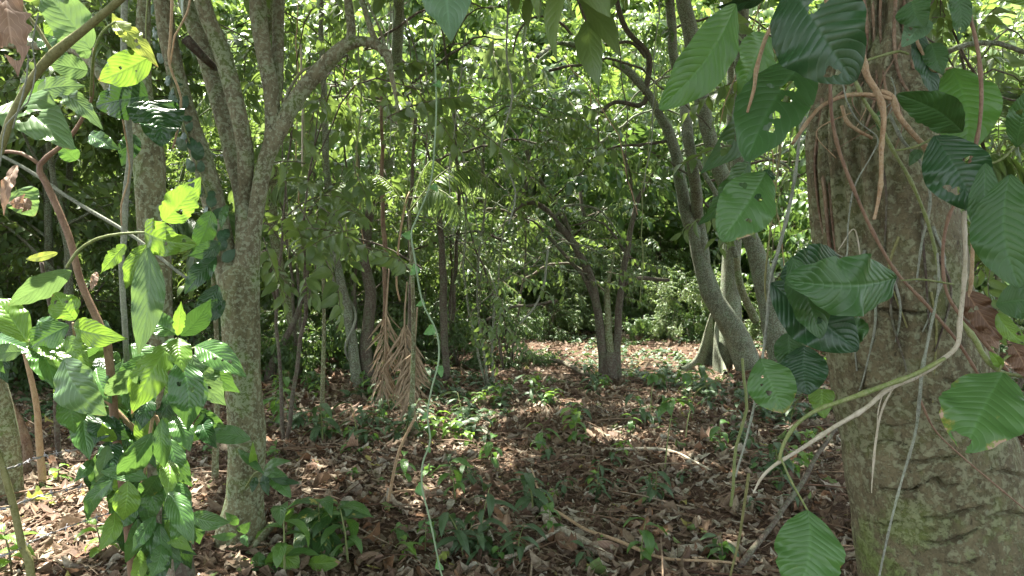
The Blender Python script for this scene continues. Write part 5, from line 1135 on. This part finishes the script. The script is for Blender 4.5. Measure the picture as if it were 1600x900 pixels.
named = [('c', 1038, 735, 1.15, 'upright sapling with a whorl of long leaves on a bare stem in mid clearing'), ('c', 1062, 650, .95, 'bright sapling with veined leaves in front of the buttress'), ('c', 1015, 655, .95, 'bright sapling just left of the one before the buttress'),
    ('e', 845, 640, 1.2, 'thin stemmed plant with strap leaves beside the fallen branch'), ('g', 500, 860, 1.5, 'yellow speckled plant growing in the litter below the forked tree'), ('a', 545, 880, 1.3, 'dark striped leaf plant at the bottom below the speckled one'), ('a', 445, 905, 1.5, 'broad glossy plant at the foot of the forked tree'),
    ('a', 630, 760, .9, 'small plant in the litter left of the straw stalk'), ('f', 705, 690, 1.2, 'lime green seedling glowing in the sun patch'), ('f', 730, 700, .9, 'small lime seedling at the rim of the sun patch'), ('e', 505, 690, 1.3, 'tall palm like seedling beside the forked tree'), ('e', 560, 700, 1.2, 'broad bladed seedling right of the palm like seedling'),
    ('e', 628, 690, 1.2, 'strap leaved plant under the dry fronds'), ('a', 712, 790, 1.1, 'green seedling right of the twining vine'), ('b', 880, 770, 1.0, 'low plant beside the fallen log'), ('a', 860, 840, .8, 'small plant at the upper end of the fallen log'), ('a', 900, 700, 1.1, 'leafy plant in the middle of the litter'),
    ('f', 972, 720, .8, 'small yellowish plant left of the upright sapling'), ('a', 1000, 880, 1.0, 'small broad leaved plant at the bottom edge'), ('d', 1130, 870, 1.2, 'low plant left of the scorched bottom leaf'), ('b', 1240, 690, 1.2, 'dark plant under the pale aerial root'), ('d', 1265, 735, 1.2, 'round leaved plant below the pale aerial root'),
    ('h', 90, 760, 1.5, 'lime seedling behind the middle strand of barbed wire'), ('h', 120, 700, 1.2, 'tiny seedling above the top strand of barbed wire'), ('f', 160, 890, 1.1, 'seedling beside the pale stick in the sunlit litter'), ('f', 20, 905, 1.3, 'leafy tuft at the foot of the yellow stem'),
    ('b', 1190, 650, 1.2, 'dark seedling behind the spotted hanging leaf'), ('b', 590, 665, 1.1, 'bluish plant at the foot of the dry fronds'), ('e', 460, 670, 1.2, 'spreading frond like plant just right of the forked tree'), ('b', 1225, 770, 1.1, 'dark leafed plant beside the slanting root')]
for a in named: sow(*a)
rs = np.random.RandomState(9); auto = []
for q in range(175):
    py = 598 + 292 * rs.rand() ** 1.8; px = rs.uniform(420, 1310)
    if py > 720 and rs.rand() < .35: continue
    auto.append((px, py, rs.choice(list('abdfhbde')), rs.uniform(.6, 1.15) * (1.25 if py < 690 else 1)))
for q in range(12): auto.append((rs.uniform(10, 340), rs.uniform(650, 720), rs.choice(list('bd')), rs.uniform(.6, 1.1)))
ordn = ['first', 'second', 'third', 'fourth', 'fifth', 'sixth', 'seventh', 'eighth', 'ninth', 'tenth', 'eleventh', 'twelfth', 'thirteenth', 'fourteenth', 'fifteenth', 'sixteenth', 'seventeenth', 'eighteenth', 'nineteenth', 'twentieth']
zones = {}
KN = {'a': 'oval leaved seedling', 'b': 'narrow dark leaved seedling', 'd': 'low round leaved seedling', 'e': 'strap leaved seedling', 'f': 'lime green seedling', 'h': 'tiny lime seedling'}
for a in auto:
    zn = 'behind the wire fence' if a[0] < 400 else ('at the far rim of the clearing' if a[1] < 635 else ('in the mid clearing litter' if a[1] < 700 else 'in the litter close to the viewer'))
    zones.setdefault((a[2], zn), []).append(a)
for (kk, zn), lst in zones.items():
    lst.sort()
    for q, a in enumerate(lst):
        sow(kk, a[0], a[1], a[3], f'{KN[kk]} {zn}' + (f', {ordn[q % 20]} from the left' if len(lst) > 1 else ''), 'small seedlings in the leaf litter')
# low green cover at the far side of the clearing
mb = MB(); n = 9000
y = 6.6 + 14 * rs.rand(n) ** .8; x = rs.uniform(-1, 1, n) * (y * .85 + 1); keep = fbm(np.stack([x, y, 0 * x], -1), 3, 3, .3) > .14; x, y = x[keep], y[keep]; n = len(x)
for v in range(6):
    a = rs.rand(n) * 6.28; el = rs.uniform(.1, .9, n)
    d = np.stack([np.cos(a) * np.cos(el), np.sin(a) * np.cos(el), np.sin(el)], -1); up = np.stack([rs.normal(size=n) * .3, rs.normal(size=n) * .3, np.ones(n)], -1)
    scatter(mb, leaf_tpl(2, 3, 'ovate', .45, .3, .6), frames(d, up) * (.05 + .09 * rs.rand(n))[:, None, None], np.stack([x, y, gh(x, y) + .02 + .07 * rs.rand(n)], -1))
solo('ground_cover', mb, M['sd2'], (0, 0, 0), 'low green ground cover of tiny plants at the back of the clearing', 'ground cover', kind='stuff')

# ================================================================== things lying on the ground, fence
def ground_stick(name, pts, r, mat, label, cat, lift=.02, wob=.01, bump=.1):
    W3 = []
    for p in pts:
        g = GP(p[0], p[1]); h = p[2] if len(p) > 2 else 0; W3.append(np.array([g[0], g[1], float(gh(g[0], g[1])) + lift + h]))
    mb = MB(); tube(mb, W3, r, 12, .04, bump, len(label), wob=wob, bf=6); return solo(name, mb, M[mat], W3[0], label, cat)
ground_stick('fallen_log', [(842, 768), (850, 800), (868, 835), (915, 862), (955, 880)], [.02, .028, .032, .028, .018], 'log', 'pale mottled log half sunk in the leaves near the bottom of the clearing', 'log', .03)
ground_stick('fallen_branch', [(800, 860), (850, 872), (880, 835), (835, 750), (830, 740)], [.008, .01], 'log', 'thin branch lying across the pale log', 'branch', .05) if False else None
ground_stick('fallen_branch', [(830, 745), (850, 795), (900, 835), (960, 860), (1040, 882), (1150, 885)], [.006, .008, .009, .008, .006], 'stem_tan', 'long thin curving branch passing over the pale log', 'branch', .06)
ground_stick('fallen_branch', [(790, 888), (840, 862), (885, 838)], [.011, .009], 'log', 'stout stick slanting toward the pale log', 'branch', .05)
ground_stick('fallen_branch', [(790, 548), (830, 560), (880, 575), (920, 598), (955, 602)], [.03, .035, .03, .02], 'bark_dark', 'dark fallen branch lying toward the fanning stems', 'branch', .09)
ground_stick('fallen_branch', [(935, 716), (1000, 714), (1060, 722), (1110, 745)], [.01, .012, .01, .006], 'stem_white', 'pale straight stick lying behind the upright sapling', 'branch', .04)
ground_stick('fallen_branch', [(600, 790), (640, 784), (700, 790)], [.008, .006], 'stem_tan', 'tan stick lying beside the twining vine', 'branch', .04)
ground_stick('fallen_branch', [(1150, 885), (1200, 850, .1), (1270, 790, .25), (1320, 745, .4)], [.016, .014, .012], 'bark_dark', 'dark stick leaning up against the massive trunk', 'branch', .02)
ground_stick('surface_root', [(855, 590), (920, 606), (1000, 612), (1060, 600)], [.02, .03, .02], 'bark_moss', 'low root crossing the floor past the fanning stems', 'root', .0)
ground_stick('dead_stick', [(183, 900), (186, 850, .1), (186, 815, .22)], [.008, .007], 'stem_white', 'short pale stick standing in the sunlit litter', 'stick', .0)
ground_stick('tall_shoot', [(1070, 700, 0), (1080, 690, .25), (1090, 700, .45), (1120, 720, .6)], [.005, .003], 'stem_green', 'slim green shoot bending over beside the upright sapling', 'shoot', .0)
# curled dead leaves standing on the litter, big enough to count
DL = 'large curled dead leaves on the litter'
dl = []
for q, (px, py, s, mt) in enumerate([(895, 880, .22, 'brown'), (870, 850, .18, 'brown'), (925, 865, .2, 'dead'), (560, 712, .17, 'dead'), (600, 880, .18, 'dead'), (480, 740, .16, 'dead'), (660, 800, .16, 'dead'), (770, 830, .19, 'dead'), (1000, 830, .17, 'dead'), (1110, 700, .18, 'dead'), (950, 690, .15, 'brown'), (1150, 880, .2, 'brown'), (1280, 850, .16, 'dead'), (700, 875, .12, 'yellow'), (570, 715, .14, 'yellow'), (1195, 590, .2, 'dead'), (60, 860, .2, 'dead'), (130, 800, .18, 'dead'), (40, 800, .2, 'yellow'), (180, 870, .16, 'dead')]):
    g = GP(px, py); rs_ = np.random.RandomState(q + 60); tp = leaf_tpl(8, 14, 'ovate', .5, .5 * (1 if q % 2 else -1), .7, 1.5 * (1 if q % 3 else -1), .5, q, .15)
    a = rs_.rand() * 6.28; mb = MB(); scatter(mb, tp, frames(np.array([[cos(a), sin(a), .25]]), np.array([[rs_.normal() * .4, rs_.normal() * .4, 1.]])) * s, np.array([[0, 0, .0]]))
    o = link('dead_leaf', mb.mesh('dead_leaf', [M[mt]]), None, (g[0], g[1], float(gh(g[0], g[1])) + .055))
    near = 'beside the pale log' if 840 < px < 960 and py > 840 else ('in the sunlit litter by the fence' if px < 200 else ('close to the twining vine' if 600 <= px < 720 else ('below the forked tree' if px < 600 else 'in the open litter')))
    tag(o, {'brown': 'dark brown', 'dead': 'pale tan', 'yellow': 'yellow'}[mt] + ' curled leaf lying ' + near + (f', number {q}' if False else ''), 'dead leaf', DL)

# barbed wire fence
root = empty('barbed_wire_fence', ground_foot(P(20, 700, 2.2)[0], 2.2, 0), 'barbed wire strands stapled to a yellow green live stem at the corner', 'fence')
mb = MB(); tube(mb, [P(-6, 700, 2.2), P(6, 740, 2.2), P(20, 790, 2.2), P(34, 850, 2.2), P(52, 910, 2.2), ground_foot(P(75, 1000, 2.2)[0], 2.2)], [.009, .010, .011, .012, .013, .014], 12, .03, .1, 4, wob=.004); part('live_post', mb, M['olive'], root)
for q, pl in enumerate([[(-30, 742, 2.15), (20, 730, 2.25), (60, 715, 2.6), (115, 703, 3.0), (200, 690, 3.4)], [(-30, 805, 2.1), (20, 790, 2.2), (60, 776, 2.4), (110, 764, 2.7), (200, 745, 3.3)], [(-30, 880, 2.05), (20, 862, 2.15), (60, 842, 2.3), (130, 815, 2.6), (210, 790, 3.2)]]):
    mb = MB(); W3 = [P(*a) for a in pl]; p, _ = smooth_path(W3, .01, .012); L_ = np.arange(len(p)) * .55
    for ph in (0, pi):
        pq = p + np.stack([0 * L_, np.cos(L_ + ph), np.sin(L_ + ph)], -1) * .0018; tube(mb, pq, .0014, 5, .02)
    for k in range(6, len(p), 11):
        for sg in range(2):
            v = unit(RNG.normal(size=3)) * .014; tube(mb, [p[k] - v, p[k] + v], .0012, 4, .02)
        c0 = p[k]; ax_ = unit(p[min(k + 1, len(p) - 1)] - p[k - 1])
        tt = np.linspace(0, 12.5, 14); e1 = unit(np.cross(ax_, [0, 0, 1.])); e2 = np.cross(ax_, e1)
        tube(mb, [c0 + ax_ * (t_ - 6) * .0006 + (e1 * cos(t_) + e2 * sin(t_)) * .0036 for t_ in tt], .0011, 4, .01)
    part('barbed_strand', mb, M['wire'], root)
# plants growing on the foot of the forked tree
root = empty('epiphyte_shrub', P(400, 735, 3.6), 'small plant with narrow leaves growing from the side of the forked tree trunk', 'plant')
mb = MB(); tube(mb, [P(385, 760, 3.7), P(398, 740, 3.6), P(412, 735, 3.55)], [.006, .003], 7, .02); part('stem', mb, M['stem_green'], root)
for k, (b_, t_, w_, c_) in enumerate([((372, 702), (414, 742), 13, 'mid'), ((400, 735), (395, 690), 12, 'bright'), ((410, 738), (450, 745), 16, 'mid'), ((412, 740), (420, 775), 14, 'dark'), ((412, 735), (455, 720), 13, 'mid'), ((400, 745), (394, 770), 12, 'dark'), ((415, 745), (455, 778), 20, 'mid'), ((418, 735), (470, 755), 14, 'dark'), ((372, 820), (352, 800), 14, 'mid'), ((372, 830), (392, 815), 16, 'mid'), ((370, 835), (330, 838), 12, 'mid'), ((376, 838), (388, 855), 12, 'mid'), ((425, 855), (468, 888), 34, 'bright'), ((418, 870), (438, 908), 28, 'mid'), ((405, 862), (400, 900), 24, 'mid'), ((480, 880), (532, 878), 24, 'bright')]):
    hero(root, b_, t_, w_, 3.55, 3.5, c_, kind='lance' if w_ < 20 else 'oval', arch=.25, roll=.3 * (-1) ** k, corr=.02, nlat=9)
for nm in list(bpy.data.objects.keys()):
    o = bpy.data.objects[nm]
    if 'used' in o:
        if not o['used']:
            for ch in [c for c in COL.objects if c.parent is o]: bpy.data.objects.remove(ch)
            bpy.data.objects.remove(o)
        else: del o['used']
